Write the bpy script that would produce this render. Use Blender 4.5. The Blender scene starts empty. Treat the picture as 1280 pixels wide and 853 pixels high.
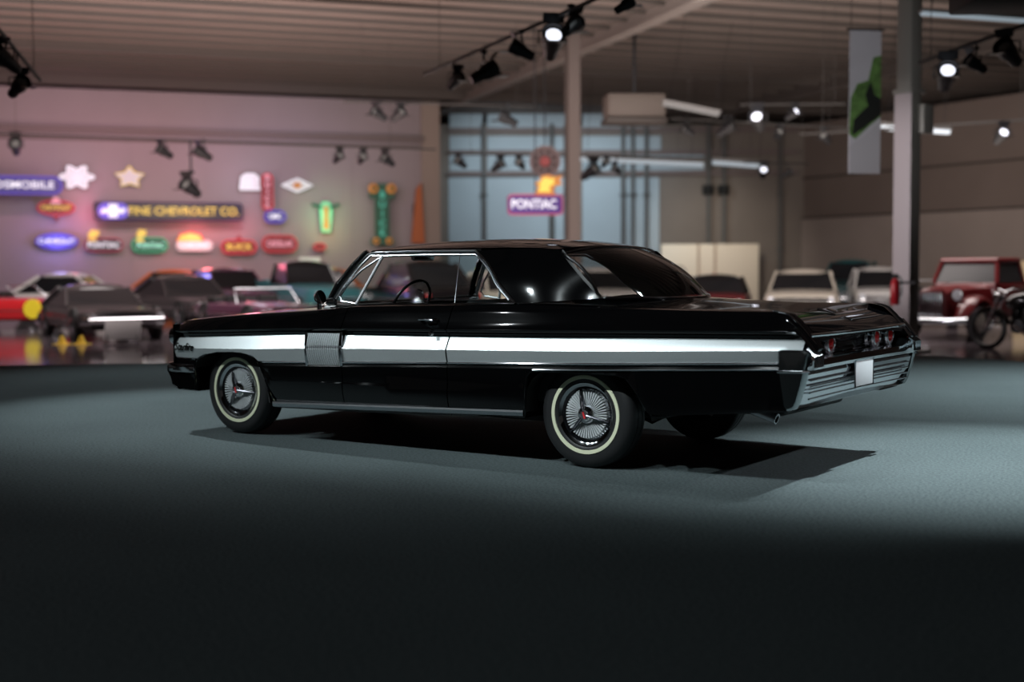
import bpy, bmesh, math, random
import numpy as np
from mathutils import Vector, Matrix
random.seed(7)
PI = math.pi
S = bpy.context.scene
C = S.collection

# ---------------------------------------------------------------- camera
CAM = np.array([7.3338, -7.7202, 1.2664]); YAW, PITCH, ROLL, FPX = -0.6081, -0.0574, -0.005, 1606.87
FW = np.array([math.sin(YAW)*math.cos(PITCH), math.cos(YAW)*math.cos(PITCH), math.sin(PITCH)])
RT0 = np.array([math.cos(YAW), -math.sin(YAW), 0.0]); UP0 = np.cross(RT0, FW)
RT = RT0*math.cos(ROLL)+UP0*math.sin(ROLL); UP = -RT0*math.sin(ROLL)+UP0*math.cos(ROLL)
cd = bpy.data.cameras.new('camera'); cam = bpy.data.objects.new('camera', cd); C.objects.link(cam)
m = Matrix.Identity(4)
for i in range(3):
    m[i][0] = RT[i]; m[i][1] = UP[i]; m[i][2] = -FW[i]; m[i][3] = CAM[i]
cam.matrix_world = m
cd.sensor_width = 36; cd.lens = FPX*36/1280; cd.clip_end = 300; cd.clip_start = 0.05
cd.dof.use_dof = True; cd.dof.focus_distance = 8.5; cd.dof.aperture_fstop = 0.95
S.camera = cam
# ---------------------------------------------------------------- world, exposure
w = bpy.data.worlds.new('world'); S.world = w; w.use_nodes = True
w.node_tree.nodes['Background'].inputs[0].default_value = (0.9, 0.85, 0.82, 1)
w.node_tree.nodes['Background'].inputs[1].default_value = 0.018
S.view_settings.view_transform = 'Standard'; S.view_settings.look = 'None'
S.view_settings.exposure = 0.0; S.view_settings.gamma = 1.0; S.view_settings.use_curve_mapping = False
S.cycles.use_denoising = True
S.cycles.max_bounces = 8; S.cycles.sample_clamp_indirect = 4.0
S.cycles.caustics_reflective = False; S.cycles.caustics_refractive = False

def spot(name, loc, target, power, angle, blend=0.3, col=(1, 1, 1), radius=0.06):
    l = bpy.data.lights.new(name, 'SPOT'); l.energy = power; l.spot_size = math.radians(angle)
    l.spot_blend = blend; l.color = col; l.shadow_soft_size = radius
    o = bpy.data.objects.new(name, l); C.objects.link(o); o.location = loc
    o.rotation_euler = (Vector(target)-Vector(loc)).to_track_quat('-Z', 'Y').to_euler(); return o
def area(name, loc, target, power, sx, sy, col=(1, 1, 1)):
    l = bpy.data.lights.new(name, 'AREA'); l.energy = power; l.shape = 'RECTANGLE'; l.size = sx; l.size_y = sy; l.color = col
    o = bpy.data.objects.new(name, l); C.objects.link(o); o.location = loc
    o.rotation_euler = (Vector(target)-Vector(loc)).to_track_quat('-Z', 'Y').to_euler(); return o
COOL = (0.86, 0.97, 1.0)
# stage spots over the car (rear right, front left), then the row on the near side
spot('stage_spot', (6.2, 2.5, 5.6), (5.3, 0.9, 0), 3000, 44, 0.9, COOL, 0.04)
spot('stage_spot', (5.6, 1.6, 5.8), (4.4, -0.2, 0), 250, 40, 0.8, COOL, 0.04)
spot('stage_spot', (-4.8, 0.5, 5.2), (-0.8, 0.2, 0), 1300, 58, 0.8, COOL, 0.04)
spot('stage_spot', (-6.0, 4.0, 5.6), (-4.0, 2.0, 0), 420, 70, 0.9, COOL, 0.04)
for lx, tx_, pw in ((-4.6, -.4, 330), (-2.9, .5, 330), (-1.2, 1.5, 330), (.6, 2.5, 360), (2.4, 3.6, 400), (3.9, 4.6, 300)):
    spot('track_spot', (lx, -4.9, 5.0), (tx_, -.55, 0.75), pw*1.25, 36, 0.9, COOL, 0.035)
spot('stage_spot', (5.6, 6.6, 5.6), (5.2, 6.3, 0), 2400, 84, 1.0, COOL, 0.04)
spot('stage_spot', (-1.0, 7.0, 5.6), (-1.5, 5.8, 0), 260, 84, 1.0, COOL, 0.04)
spot('stage_spot', (10.0, -3.0, 4.6), (4.7, 0.2, 0.7), 420, 26, 0.9, (.95, .95, 1), 0.035)
spot('stage_spot', (9.4, 2.6, 4.2), (4.7, 0.2, 0.7), 260, 30, 0.9, (.95, .95, 1), 0.035)
for fx in (-2.5, 2.5, 7.5):   # unseen weak fill, added to lift the dark foreground carpet
    spot('stage_fill', (fx, -5.0, 6.6), (fx, -5.0, 0), 60, 150, 1.0, (.9, .96, 1), 0.05)

# ---------------------------------------------------------------- pixel helpers (pixels of the 1280x853 photo to points in the hall)
def ray(px, py): return FW + RT*(px-640)/FPX - UP*(py-426.5)/FPX
def K(px, py, depth): return Vector(CAM + ray(px, py)*depth)
class Plane:
    """vertical wall plane; u runs to the right along it, n faces the camera"""
    def __init__(s, a, b):
        s.a = Vector((a[0], a[1], 0)); b = Vector((b[0], b[1], 0))
        s.u = (b-s.a).normalized(); s.n = Vector((s.u.y, -s.u.x, 0)); s.len = (b-s.a).length
    def hit(s, px, py, off=0.0):
        d = Vector(ray(px, py)); c = Vector(CAM)
        t = (s.a+s.n*off-c).dot(s.n)/d.dot(s.n); return c+d*t
    def mat(s, p):
        M = Matrix.Identity(4)
        for i in range(3):
            M[i][0] = s.u[i]; M[i][1] = (0, 0, 1)[i]; M[i][2] = s.n[i]; M[i][3] = p[i]
        return M
# ---------------------------------------------------------------- materials
MATS = {}
def mat(name, col=(.5, .5, .5), rough=.5, metal=0, emit=None, es=1.0, coat=0, trans=0, ior=1.45, noise=None, bump=None, spec=.5, aniso=0, alpha=None):
    if name in MATS: return MATS[name]
    m = bpy.data.materials.new(name); m.use_nodes = True; nt = m.node_tree; b = nt.nodes['Principled BSDF']
    b.inputs['Base Color'].default_value = (*col, 1); b.inputs['Roughness'].default_value = rough
    b.inputs['Metallic'].default_value = metal; b.inputs['IOR'].default_value = ior
    b.inputs['Coat Weight'].default_value = coat; b.inputs['Coat Roughness'].default_value = .02
    b.inputs['Transmission Weight'].default_value = trans; b.inputs['Specular IOR Level'].default_value = spec
    if emit: b.inputs['Emission Color'].default_value = (*emit, 1); b.inputs['Emission Strength'].default_value = es
    if noise:   # (scale, amount, detail)
        tc = nt.nodes.new('ShaderNodeTexCoord'); n = nt.nodes.new('ShaderNodeTexNoise'); n.inputs['Scale'].default_value = noise[0]
        n.inputs['Detail'].default_value = noise[2] if len(noise) > 2 else 4
        mp = nt.nodes.new('ShaderNodeMapRange'); mp.inputs['To Min'].default_value = 1-noise[1]; mp.inputs['To Max'].default_value = 1+noise[1]
        mp.inputs['From Min'].default_value = .3; mp.inputs['From Max'].default_value = .7
        mx = nt.nodes.new('ShaderNodeVectorMath'); mx.operation = 'SCALE'; mx.inputs[0].default_value = col
        nt.links.new(tc.outputs['Object'], n.inputs['Vector']); nt.links.new(n.outputs['Fac'], mp.inputs['Value'])
        nt.links.new(mp.outputs['Result'], mx.inputs['Scale']); nt.links.new(mx.outputs['Vector'], b.inputs['Base Color'])
    if bump:    # (scale, strength, distance)
        tc = nt.nodes.new('ShaderNodeTexCoord'); n = nt.nodes.new('ShaderNodeTexNoise'); n.inputs['Scale'].default_value = bump[0]
        bp = nt.nodes.new('ShaderNodeBump'); bp.inputs['Strength'].default_value = bump[1]; bp.inputs['Distance'].default_value = bump[2]
        nt.links.new(tc.outputs['Object'], n.inputs['Vector']); nt.links.new(n.outputs['Fac'], bp.inputs['Height']); nt.links.new(bp.outputs['Normal'], b.inputs['Normal'])
    MATS[name] = m; return m
PAINT = mat('black_paint', (.0015, .0015, .0018), .06, coat=.6, spec=.5)
CHROME = mat('chrome', (.78, .79, .82), .07, 1)
SATIN = mat('satin_chrome', (.55, .57, .6), .22, 1)
SILVER = mat('silver_trim', (.62, .66, .67), .34, .5, noise=(90, .03))
RUBBER = mat('tyre_rubber', (.022, .0225, .024), .5, bump=(60, .1, .002))
WHITEWALL = mat('whitewall', (.9, .92, .66), .5)
BLACK = mat('matt_black', (.006, .006, .006), .7)
DARKMETAL = mat('dark_metal', (.02, .02, .022), .4, .6)
TAILRED = mat('tail_lamp_red', (.25, .01, .012), .12, coat=1, emit=(.5, .02, .02), es=.04)
INTERIOR = mat('black_upholstery', (.01, .01, .011), .45)
REDPAINT = mat('red_enamel', (.5, .02, .03), .3)
def glass_mat(name, tint, alpha, k_=.6):
    m = bpy.data.materials.new(name); m.use_nodes = True; nt = m.node_tree; nt.nodes.clear()
    o = nt.nodes.new('ShaderNodeOutputMaterial'); t = nt.nodes.new('ShaderNodeBsdfTransparent'); g = nt.nodes.new('ShaderNodeBsdfGlossy')
    f = nt.nodes.new('ShaderNodeLayerWeight'); f.inputs['Blend'].default_value = .5; pw = nt.nodes.new('ShaderNodeMath'); pw.operation = 'POWER'; pw.inputs[1].default_value = 4.0; nt.links.new(f.outputs['Facing'], pw.inputs[0]); mx = nt.nodes.new('ShaderNodeMixShader')
    t.inputs[0].default_value = (*tint, 1); g.inputs['Roughness'].default_value = .02
    ml = nt.nodes.new('ShaderNodeMath'); ml.operation = 'MULTIPLY_ADD'; ml.inputs[1].default_value = k_; ml.inputs[2].default_value = alpha
    nt.links.new(pw.outputs[0], ml.inputs[0]); nt.links.new(ml.outputs[0], mx.inputs[0])
    nt.links.new(t.outputs[0], mx.inputs[1]); nt.links.new(g.outputs[0], mx.inputs[2]); nt.links.new(mx.outputs[0], o.inputs[0]); return m
GLASS = glass_mat('clear_glass', (.86, .9, .89), 0.0, .12)
REARGLASS = glass_mat('rear_glass', (.6, .57, .55), 0.28)
DARKGLASS = mat('dark_car_glass', (.008, .009, .011), .12, coat=.5)

# ---------------------------------------------------------------- mesh helpers
def obj(name, bm, material, parent=None, label=None, smooth=30, kind=None, M=None):
    me = bpy.data.meshes.new(name)
    if M is not None: bm.transform(M)
    bm.to_mesh(me); bm.free()
    if smooth:
        for p in me.polygons: p.use_smooth = True
        me.set_sharp_from_angle(angle=math.radians(smooth))
    for x in (material if isinstance(material, (list, tuple)) else [material]): me.materials.append(x)
    o = bpy.data.objects.new(name, me); C.objects.link(o)
    if parent: o.parent = parent
    if label: o['label'] = label
    if kind: o['kind'] = kind
    return o
def tag(o, label, cat, group=None):
    o['label'] = label; o['category'] = cat
    if group: o['group'] = group
    return o
def thing(name, label, cat, loc=(0, 0, 0), rotz=0, group=None):
    o = bpy.data.objects.new(name, None); C.objects.link(o); o.location = loc; o.rotation_euler = (0, 0, rotz)
    o.empty_display_size = .1; return tag(o, label, cat, group)
def dup(root, label=None):
    def cp(o, par):
        c = o.copy(); C.objects.link(c); c.parent = par
        for ch in o.children: cp(ch, c)
        return c
    r = cp(root, None)
    if label: r['label'] = label
    return r
def box(bm, lo, hi, bev=0, seg=2, M=None):
    r = bmesh.ops.create_cube(bm, size=1); vs = r['verts']
    sz = [hi[i]-lo[i] for i in range(3)]; ce = [(hi[i]+lo[i])/2 for i in range(3)]
    for v in vs: v.co = Vector((v.co[i]*sz[i]+ce[i] for i in range(3)))
    if bev:
        es = {e for v in vs for e in v.link_edges}
        g = bmesh.ops.bevel(bm, geom=list(es), offset=bev, segments=seg, affect='EDGES', profile=.5)
        vs = {v for f in g['faces'] for v in f.verts} | {v for v in vs if v.is_valid}
    if M is not None:
        for v in vs: v.co = M @ v.co
    return bm
def B(): return bmesh.new()
def bx(lo, hi, bev=0, seg=2, M=None): return box(B(), lo, hi, bev, seg, M)
def lathe(bm, prof, seg=48, M=None, closed=False):
    """prof: (radius, axial) pairs; the axis is local Z"""
    rings = []
    for r, z in prof:
        rings.append([bm.verts.new((r*math.cos(2*PI*i/seg), r*math.sin(2*PI*i/seg), z)) for i in range(seg)] if r > 1e-6 else [bm.verts.new((0, 0, z))])
    n = len(prof)
    for a in range(n if closed else n-1):
        A, Bb = rings[a], rings[(a+1) % n]
        for i in range(seg):
            j = (i+1) % seg
            if len(A) == 1 and len(Bb) == 1: break
            if len(A) == 1: bm.faces.new((A[0], Bb[j], Bb[i]))
            elif len(Bb) == 1: bm.faces.new((A[i], A[j], Bb[0]))
            else: bm.faces.new((A[i], A[j], Bb[j], Bb[i]))
    if M is not None:
        for R_ in rings:
            for v in R_: v.co = M @ v.co
    return bm
def frames(pts):
    out = []; up = Vector((0, 0, 1))
    for i, p in enumerate(pts):
        t = (pts[min(i+1, len(pts)-1)]-pts[max(i-1, 0)]).normalized()
        s = t.cross(up)
        if s.length < 1e-3: s = t.cross(Vector((0, 1, 0)))
        s.normalize(); out.append((p, s, s.cross(t).normalized()))
    return out
def tube(bm, pts, r, seg=8, ry=None, cap=True):
    """round or elliptic tube along a polyline (r across, ry upward)"""
    pts = [Vector(p) for p in pts]; ry = ry or r; rings = []
    for k, (p, s, u) in enumerate(frames(pts)):
        rr = r[k] if isinstance(r, (list, tuple)) else r; rv = ry[k] if isinstance(ry, (list, tuple)) else ry
        rings.append([bm.verts.new(p+s*rr*math.cos(2*PI*i/seg)+u*rv*math.sin(2*PI*i/seg)) for i in range(seg)])
    for a, b in zip(rings, rings[1:]):
        for i in range(seg): bm.faces.new((a[i], a[(i+1) % seg], b[(i+1) % seg], b[i]))
    if cap: bm.faces.new(rings[0][::-1]); bm.faces.new(rings[-1])
    return bm
def grid(bm, rows, close_u=False, close_v=False):
    """rows: list of lists of points"""
    V = [[bm.verts.new(p) for p in r] for r in rows]
    nr, nc = len(V), len(V[0])
    for i in range(nr if close_u else nr-1):
        for j in range(nc if close_v else nc-1):
            q = (V[i][j], V[i][(j+1) % nc], V[(i+1) % nr][(j+1) % nc], V[(i+1) % nr][j])
            try: bm.faces.new(q)
            except ValueError: pass
    return bm
def clean(bm, d=1e-4):
    bmesh.ops.remove_doubles(bm, verts=bm.verts, dist=d)
    bmesh.ops.dissolve_degenerate(bm, edges=bm.edges, dist=1e-5)
    bmesh.ops.recalc_face_normals(bm, faces=bm.faces); return bm
def solid(bm, t):
    """give an open sheet thickness along its normals (inward)"""
    bmesh.ops.recalc_face_normals(bm, faces=bm.faces)
    g = bmesh.ops.solidify(bm, geom=bm.faces[:], thickness=t); return bm
def prism(bm, poly, z0, z1, M=None):
    a = [bm.verts.new((x, y, z0)) for x, y in poly]; b = [bm.verts.new((x, y, z1)) for x, y in poly]; n = len(poly)
    bm.faces.new(a[::-1]); bm.faces.new(b)
    for i in range(n): bm.faces.new((a[i], a[(i+1) % n], b[(i+1) % n], b[i]))
    if M is not None:
        for v in a+b: v.co = M @ v.co
    return bm
def text_bm(s, size, depth, shear=0, space=1.0, width=None):
    cu = bpy.data.curves.new('t', 'FONT'); cu.body = s; cu.size = size; cu.extrude = depth/2; cu.shear = shear
    cu.align_x = 'CENTER'; cu.align_y = 'CENTER'; cu.space_character = space; cu.resolution_u = 3; cu.offset = size*.012
    o = bpy.data.objects.new('t', cu); me = bpy.data.meshes.new_from_object(o)
    bm = B(); bm.from_mesh(me); bpy.data.objects.remove(o); bpy.data.meshes.remove(me); bpy.data.curves.remove(cu)
    if width:
        xs = [v.co.x for v in bm.verts]; k = width/(max(xs)-min(xs))
        for v in bm.verts: v.co.x *= k
    return bm
def rrect(w, h, r, n=6):
    r = min(r, w/2, h/2); P = []
    for cx, cy, a0 in ((w/2-r, h/2-r, 0), (-w/2+r, h/2-r, 90), (-w/2+r, -h/2+r, 180), (w/2-r, -h/2+r, 270)):
        for i in range(n+1):
            a = math.radians(a0+90*i/n); P.append((cx+r*math.cos(a), cy+r*math.sin(a)))
    return P
def pch(xs, ys):
    """monotone cubic interpolation"""
    xs = np.array(xs, float); ys = np.array(ys, float); h = np.diff(xs); d = np.diff(ys)/h; m = np.zeros(len(xs))
    m[0] = d[0]; m[-1] = d[-1]
    for i in range(1, len(xs)-1):
        if d[i-1]*d[i] > 0:
            a, b = 2*h[i]+h[i-1], h[i]+2*h[i-1]; m[i] = (a+b)/(a/d[i-1]+b/d[i])
    def f(x):
        x = min(max(x, xs[0]), xs[-1]); i = min(max(int(np.searchsorted(xs, x))-1, 0), len(h)-1)
        t = (x-xs[i])/h[i]; t2, t3 = t*t, t*t*t
        return float((2*t3-3*t2+1)*ys[i]+(t3-2*t2+t)*h[i]*m[i]+(-2*t3+3*t2)*ys[i+1]+(t3-t2)*h[i]*m[i+1])
    return f
def lin(xs, ys): return lambda x: float(np.interp(x, xs, ys))
def bez(p0, p1, p2, n=8):
    p0, p1, p2 = Vector(p0), Vector(p1), Vector(p2)
    return [p0*(1-t)**2+p1*2*t*(1-t)+p2*t*t for t in [i/n for i in range(n+1)]]

FLOOR = -0.25; CEIL = 7.45
# ================================================================ THE HALL
WA = Plane(K(-60, 300, 43.0), K(548, 300, 48.5))       # sign wall
WB = Plane(K(540, 300, 56.0), K(1004, 300, 56.5))      # far bay
WR = Plane(K(1004, 300, 56.5), K(1330, 300, 45.0))     # right wall
m_floor = mat('polished_floor', (.085, .07, .078), .09, spec=.6, noise=(1.2, .15), bump=(3, .02, .01))
obj('floor', bx((-75, -40, FLOOR-.3), (45, 75, FLOOR)), m_floor, smooth=0, kind='structure')
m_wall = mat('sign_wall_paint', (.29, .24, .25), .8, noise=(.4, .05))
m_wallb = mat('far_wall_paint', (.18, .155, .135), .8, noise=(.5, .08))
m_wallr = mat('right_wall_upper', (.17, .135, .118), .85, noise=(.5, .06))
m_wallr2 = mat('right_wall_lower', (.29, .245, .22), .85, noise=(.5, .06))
def wall(name, P, x0, x1, z0, z1, t, m, parent=None, off=0):
    M = P.mat(P.a+Vector((0, 0, 0))+P.n*off)
    return obj(name, bx((x0, z0, -t), (x1, z1, 0), M=M), m, parent, smooth=0, kind=None if parent else 'structure')
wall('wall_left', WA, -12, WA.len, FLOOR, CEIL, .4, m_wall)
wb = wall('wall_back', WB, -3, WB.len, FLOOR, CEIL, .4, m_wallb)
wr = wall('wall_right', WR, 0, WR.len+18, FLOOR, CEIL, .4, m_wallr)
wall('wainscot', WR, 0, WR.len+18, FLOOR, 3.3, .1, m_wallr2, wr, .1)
wall('trim_1', WR, 0, WR.len+18, 3.3, 3.38, .12, mat('brown_trim', (.05, .04, .035), .6), None, .13)
wall('trim_2', WR, 0, WR.len+18, 5.05, 5.12, .12, MATS['brown_trim'], None, .08)
# the wall end between sign wall and far bay
e = WA.hit(548, 300); pa = WA.mat(Vector((e.x, e.y, 0)))
obj('trim_3', bx((-.65, FLOOR, -8), (.05, CEIL, .12), M=pa), mat('pilaster_paint', (.30, .235, .20), .8), smooth=0, kind='structure')
# long ledge line along the sign wall and band above it
m_ledge = mat('ledge_paint', (.16, .125, .12), .7)
for i, (y0, y1, th) in enumerate(((158, 167, .25), (171, 176, .12))):
    a = WA.hit(0, y0); z = a.z
    obj('trim_%d' % (4+i), bx((-8, z-(.16 if i == 0 else .06), 0), (WA.len-.6, z+.06, th), M=WA.mat(WA.a)), m_ledge, smooth=0, kind='structure')
# vertical panel joints on the sign wall, shallow battens
for px in (70, 165, 260, 352, 440, 520):
    p = WA.hit(px, 300); obj('batten', bx((-.03, FLOOR, 0), (.03, CEIL, .02), M=WA.mat(Vector((p.x, p.y, 0)))), m_wall, bpy.data.objects['wall_left'], smooth=0)
# pale board standing on the sign wall, right end
p0 = WA.hit(374, 341, .1); p1 = WA.hit(400, 322, .1)
tag(obj('notice_board', bx((0, 0, 0), ((p1-p0).dot(WA.u), p1.z-p0.z, .06), .01, M=WA.mat(p0)), mat('white_board', (.75, .78, .76), .5, emit=(1, 1, 1), es=.02), smooth=0),
    'small blank white board on the wall above the teal pickup', 'board')
# far bay: pale blue panels, mullions and pipes
m_pale = mat('pale_blue_panel', (.34, .41, .455), .6, noise=(.6, .05))
for x0, x1, y0, y1 in ((562, 603, 222, 400), (609, 686, 222, 400), (694, 706, 222, 400), (728, 776, 222, 400), (782, 824, 222, 400),
                       (562, 603, 140, 160), (609, 706, 140, 160), (728, 826, 140, 160), (562, 603, 170, 188), (609, 706, 170, 188), (728, 826, 170, 188),
                       (562, 603, 194, 214), (609, 706, 194, 214), (728, 880, 194, 214)):
    a = WB.hit(x0, y1, .05); b = WB.hit(x1, y0, .05)
    obj('wall_panel', bx((0, 0, 0), ((b-a).dot(WB.u), b.z-a.z, .05), M=WB.mat(a)), m_pale, wb, smooth=0)
m_pipe = mat('grey_pipe', (.09, .09, .088), .5)
pipes = {605: 'grey vertical pipe nearest the pinkish wall end', 690: 'grey vertical pipe just left of the native head sign', 708: 'grey vertical pipe behind the brown column',
         779: 'grey pipe, left of the three below the hanging heater', 791: 'grey pipe, middle of the three below the hanging heater', 808: 'grey pipe, right of the three below the hanging heater',
         886: 'grey pipe with a small dark box, left of the pair on the dark wall', 905: 'grey pipe with a small dark box, right of the pair on the dark wall', 975: 'grey vertical pipe nearest the dark far corner'}
for px, lb in pipes.items():
    a = WB.hit(px, 300, .25)
    t = thing('wall_pipe', lb, 'pipe', (a.x, a.y, FLOOR), group='vertical pipes on the far wall')
    obj('pipe', tube(B(), [(0, 0, 0), (0, 0, CEIL-FLOOR)], .09, 10), m_pipe, t)
    for z in (2.2, 4.6): obj('bracket', bx((-.12, -.12, z), (.12, .12, z+.08)), m_pipe, t, smooth=0)
    if px in (886, 905): obj('junction_box', bx((-.2, -.22, WB.hit(px, 244).z-FLOOR), (.2, .1, WB.hit(px, 232).z-FLOOR), .02), BLACK, t)
for y, nm in ((163, 6), (191, 7), (217, 8)):
    a = WB.hit(560, y, .12); obj('trim_%d' % nm, bx((0, -.1, 0), (WB.len-1, .1, .12), M=WB.mat(a)), m_ledge, smooth=0, kind='structure')
# big cream board with a ring mark, against the far wall
a = WB.hit(826, 372, .9); b = WB.hit(948, 305, .9)
t = thing('cream_board', 'large cream board with a grey ring mark standing behind the parked cars', 'board', a)
wd = (b-a).dot(WB.u); hh = b.z-a.z
M0 = WB.mat(Vector((0, 0, 0)))
obj('panel', bx((0, FLOOR-a.z, 0), (wd, hh, .1), .02, M=M0), mat('cream_paint', (.75, .68, .56), .6), t)
obj('ring_mark', lathe(B(), [(.28, .1), (.36, .1), (.36, .125), (.28, .125)], 32, M0 @ Matrix.Translation((.75, hh*.45, 0)), True), mat('grey_mark', (.3, .27, .24), .6), t)
for u in (wd*.38, wd*.55): obj('rib', bx((u-.05, FLOOR-a.z, .1), (u+.05, hh, .14), M=M0), mat('tan_rib', (.42, .33, .25), .6), t)
# ceiling: deck, purlins (joists), girders
ceil = obj('ceiling', bx((-75, -40, CEIL+.45), (45, 75, CEIL+.75)), mat('ceiling_deck', (.165, .13, .113), .85, noise=(.8, .08)), smooth=0, kind='structure')
m_joist = mat('joist_paint', (.082, .068, .06), .8)
m_joist2 = mat('girder_paint', (.17, .145, .13), .7)
un = WA.n; uu = WA.u; base = WA.a+uu*(WA.len*.5)
k = 0; d = .15
while d < 38:
    p = base+un*d
    obj('joist', bx((-34, CEIL+.33, -.06), (34, CEIL+.45, .06), M=WA.mat(Vector((p.x, p.y, 0)))), m_joist, ceil, smooth=0)
    d += 1.15; k += 1
gdir = un
def girder(px, py, t0, t1, w_, h_, m_, par=ceil):
    """girder crossing the joists, through the ceiling point seen at px, py"""
    d_ = Vector(ray(px, py)); c_ = Vector(CAM); s = (CEIL-c_.z)/d_.z; q = c_+d_*s
    M = Matrix.Identity(4)
    for i in range(3): M[i][0] = gdir[i]; M[i][1] = uu[i]; M[i][2] = (0, 0, 1)[i]; M[i][3] = q[i]
    bm = B(); box(bm, (t0, -w_/2, .0), (t1, w_/2, h_*.18), M=M); box(bm, (t0, -w_/10, h_*.18), (t1, w_/10, h_*.85), M=M); box(bm, (t0, -w_/2, h_*.85), (t1, w_/2, h_), M=M)
    return obj('girder', bm, m_, par, smooth=0)
girder(716, 72, -16, 30, .34, .5, m_joist2)
girder(1010, 120, -30, 30, .34, .5, m_joist)
for i, yy in enumerate((.5, 6.4)):   # beams parallel to the sign wall
    p = base+un*yy
    obj('beam', bx((-34, CEIL+(.05 if i == 0 else .27), -.1), (34, CEIL+.45, .1), M=WA.mat(Vector((p.x, p.y, 0)))), m_joist, ceil, smooth=0)
bm = bx((-1.1, CEIL-.02, -.25), (1.1, CEIL+.2, .25), M=WA.mat(Vector((K(335, 66, 29).x, K(335, 66, 29).y, 0))))
obj('access_hatch', bm, mat('hatch_grey', (.06, .05, .05), .7), ceil, smooth=0)

# ---------------------------------------------------------------- columns
def column(px, depth, wpx, label, mface, mside, low=None, rz=0.25):
    wd = wpx/FPX*depth; p = K(px, 300, depth)
    t = thing('steel_column', label, 'column', (p.x, p.y, FLOOR), YAW*-1+rz)
    H = CEIL+.2-FLOOR
    obj('flange', bx((-wd*.5, -wd*.55, 0), (wd*.5, -wd*.42, H)), mface, t, smooth=0)
    obj('flange', bx((-wd*.5, wd*.42, 0), (wd*.5, wd*.55, H)), mside, t, smooth=0)
    obj('web', bx((-wd*.07, -wd*.42, 0), (wd*.07, wd*.42, H)), mside, t, smooth=0)
    obj('base_plate', bx((-wd*.9, -wd*.9, 0), (wd*.9, wd*.9, .04)), mside, t, smooth=0)
    obj('anchor_bolts', (lambda bm: [lathe(bm, [(0, .12), (.03, .12), (.03, .04), (0, .04)], 8, Matrix.Translation((sx*wd*.7, sy*wd*.7, 0))) for sx in (-1, 1) for sy in (-1, 1)] and bm)(B()), DARKMETAL, t)
    return t, wd
m_cl = mat('column_pale', (.46, .41, .42), .6); m_cd = mat('column_grey', (.26, .255, .23), .6); m_cb = mat('column_brown', (.075, .055, .048), .7)
p = K(1134, 300, 22.5)
t = thing('steel_column', 'tall pale grey square steel column behind the rear of the black car', 'column', (p.x, p.y, FLOOR), -YAW+.62)
H = CEIL+.2-FLOOR; z1 = K(1134, 115, 22.5).z-FLOOR
obj('shaft', bx((-.15, -.15, 0), (.15, .15, H), .012), m_cd, t)
obj('lower_cladding', bx((-.165, -.18, 0), (-.15, .18, z1), .004), m_cl, t, label='pale pinkish cladding on the left face')
obj('collar', bx((-.2, -.2, z1-.06), (.2, .2, z1+.02), .01), m_cd, t)
obj('junction_box', bx((.02, -.30, z1-.75), (.3, -.15, z1-.25), .02), m_cd, t)
obj('base_plate', bx((-.3, -.3, 0), (.3, .3, .04), .005), m_cd, t)
# extinguisher hanging on that column
pe = K(1119, 363, 22.0)
t = thing('fire_extinguisher', 'dark red fire extinguisher hung on the tall pale column', 'extinguisher', (pe.x, pe.y, pe.z-.25))
obj('cylinder', lathe(B(), [(0, 0), (.07, 0), (.08, .02), (.08, .36), (.05, .43), (.02, .46), (0, .46)], 20), REDPAINT, t)
obj('valve', bx((-.05, -.02, .45), (.05, .02, .53), .008), BLACK, t)
obj('hook', bx((-.02, -.02, .36), (.35, .25, .40)), DARKMETAL, t)
obj('hose', tube(B(), bez((.03, 0, .5), (.16, 0, .45), (.1, 0, .15)), .012, 8), BLACK, t)
column(716, 34, 15, 'brown steel column right of the lit native head sign', m_cb, m_cb)
# ---------------------------------------------------------------- signs
def em(name, col, s): return mat(name, tuple(c*.35 for c in col), .4, emit=col, es=s)
E_W = em('neon_white', (.95, .93, 1), .85); E_Y = em('neon_yellow', (1, .72, .12), .62); E_B = em('neon_blue', (.2, .14, .9), .5)
E_R = em('neon_red', (1, .1, .12), .45); E_G = em('neon_green', (.1, .9, .45), .35); E_O = em('neon_orange', (1, .38, .08), .22); E_P = em('neon_pink', (1, .45, .55), .7)
N_BLUE = mat('sign_navy', (.04, .03, .2), .4, emit=(.1, .05, .6), es=.05); N_RED = mat('sign_red', (.16, .01, .015), .4, emit=(.6, .03, .05), es=.07)
N_BLACK = mat('sign_black', (.012, .01, .02), .4); N_GREEN = mat('sign_green', (.008, .06, .035), .4, emit=(.02, .5, .2), es=.03); N_WHITE = mat('sign_white', (.5, .49, .49), .4, emit=(.9, .88, 1), es=.15)
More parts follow.
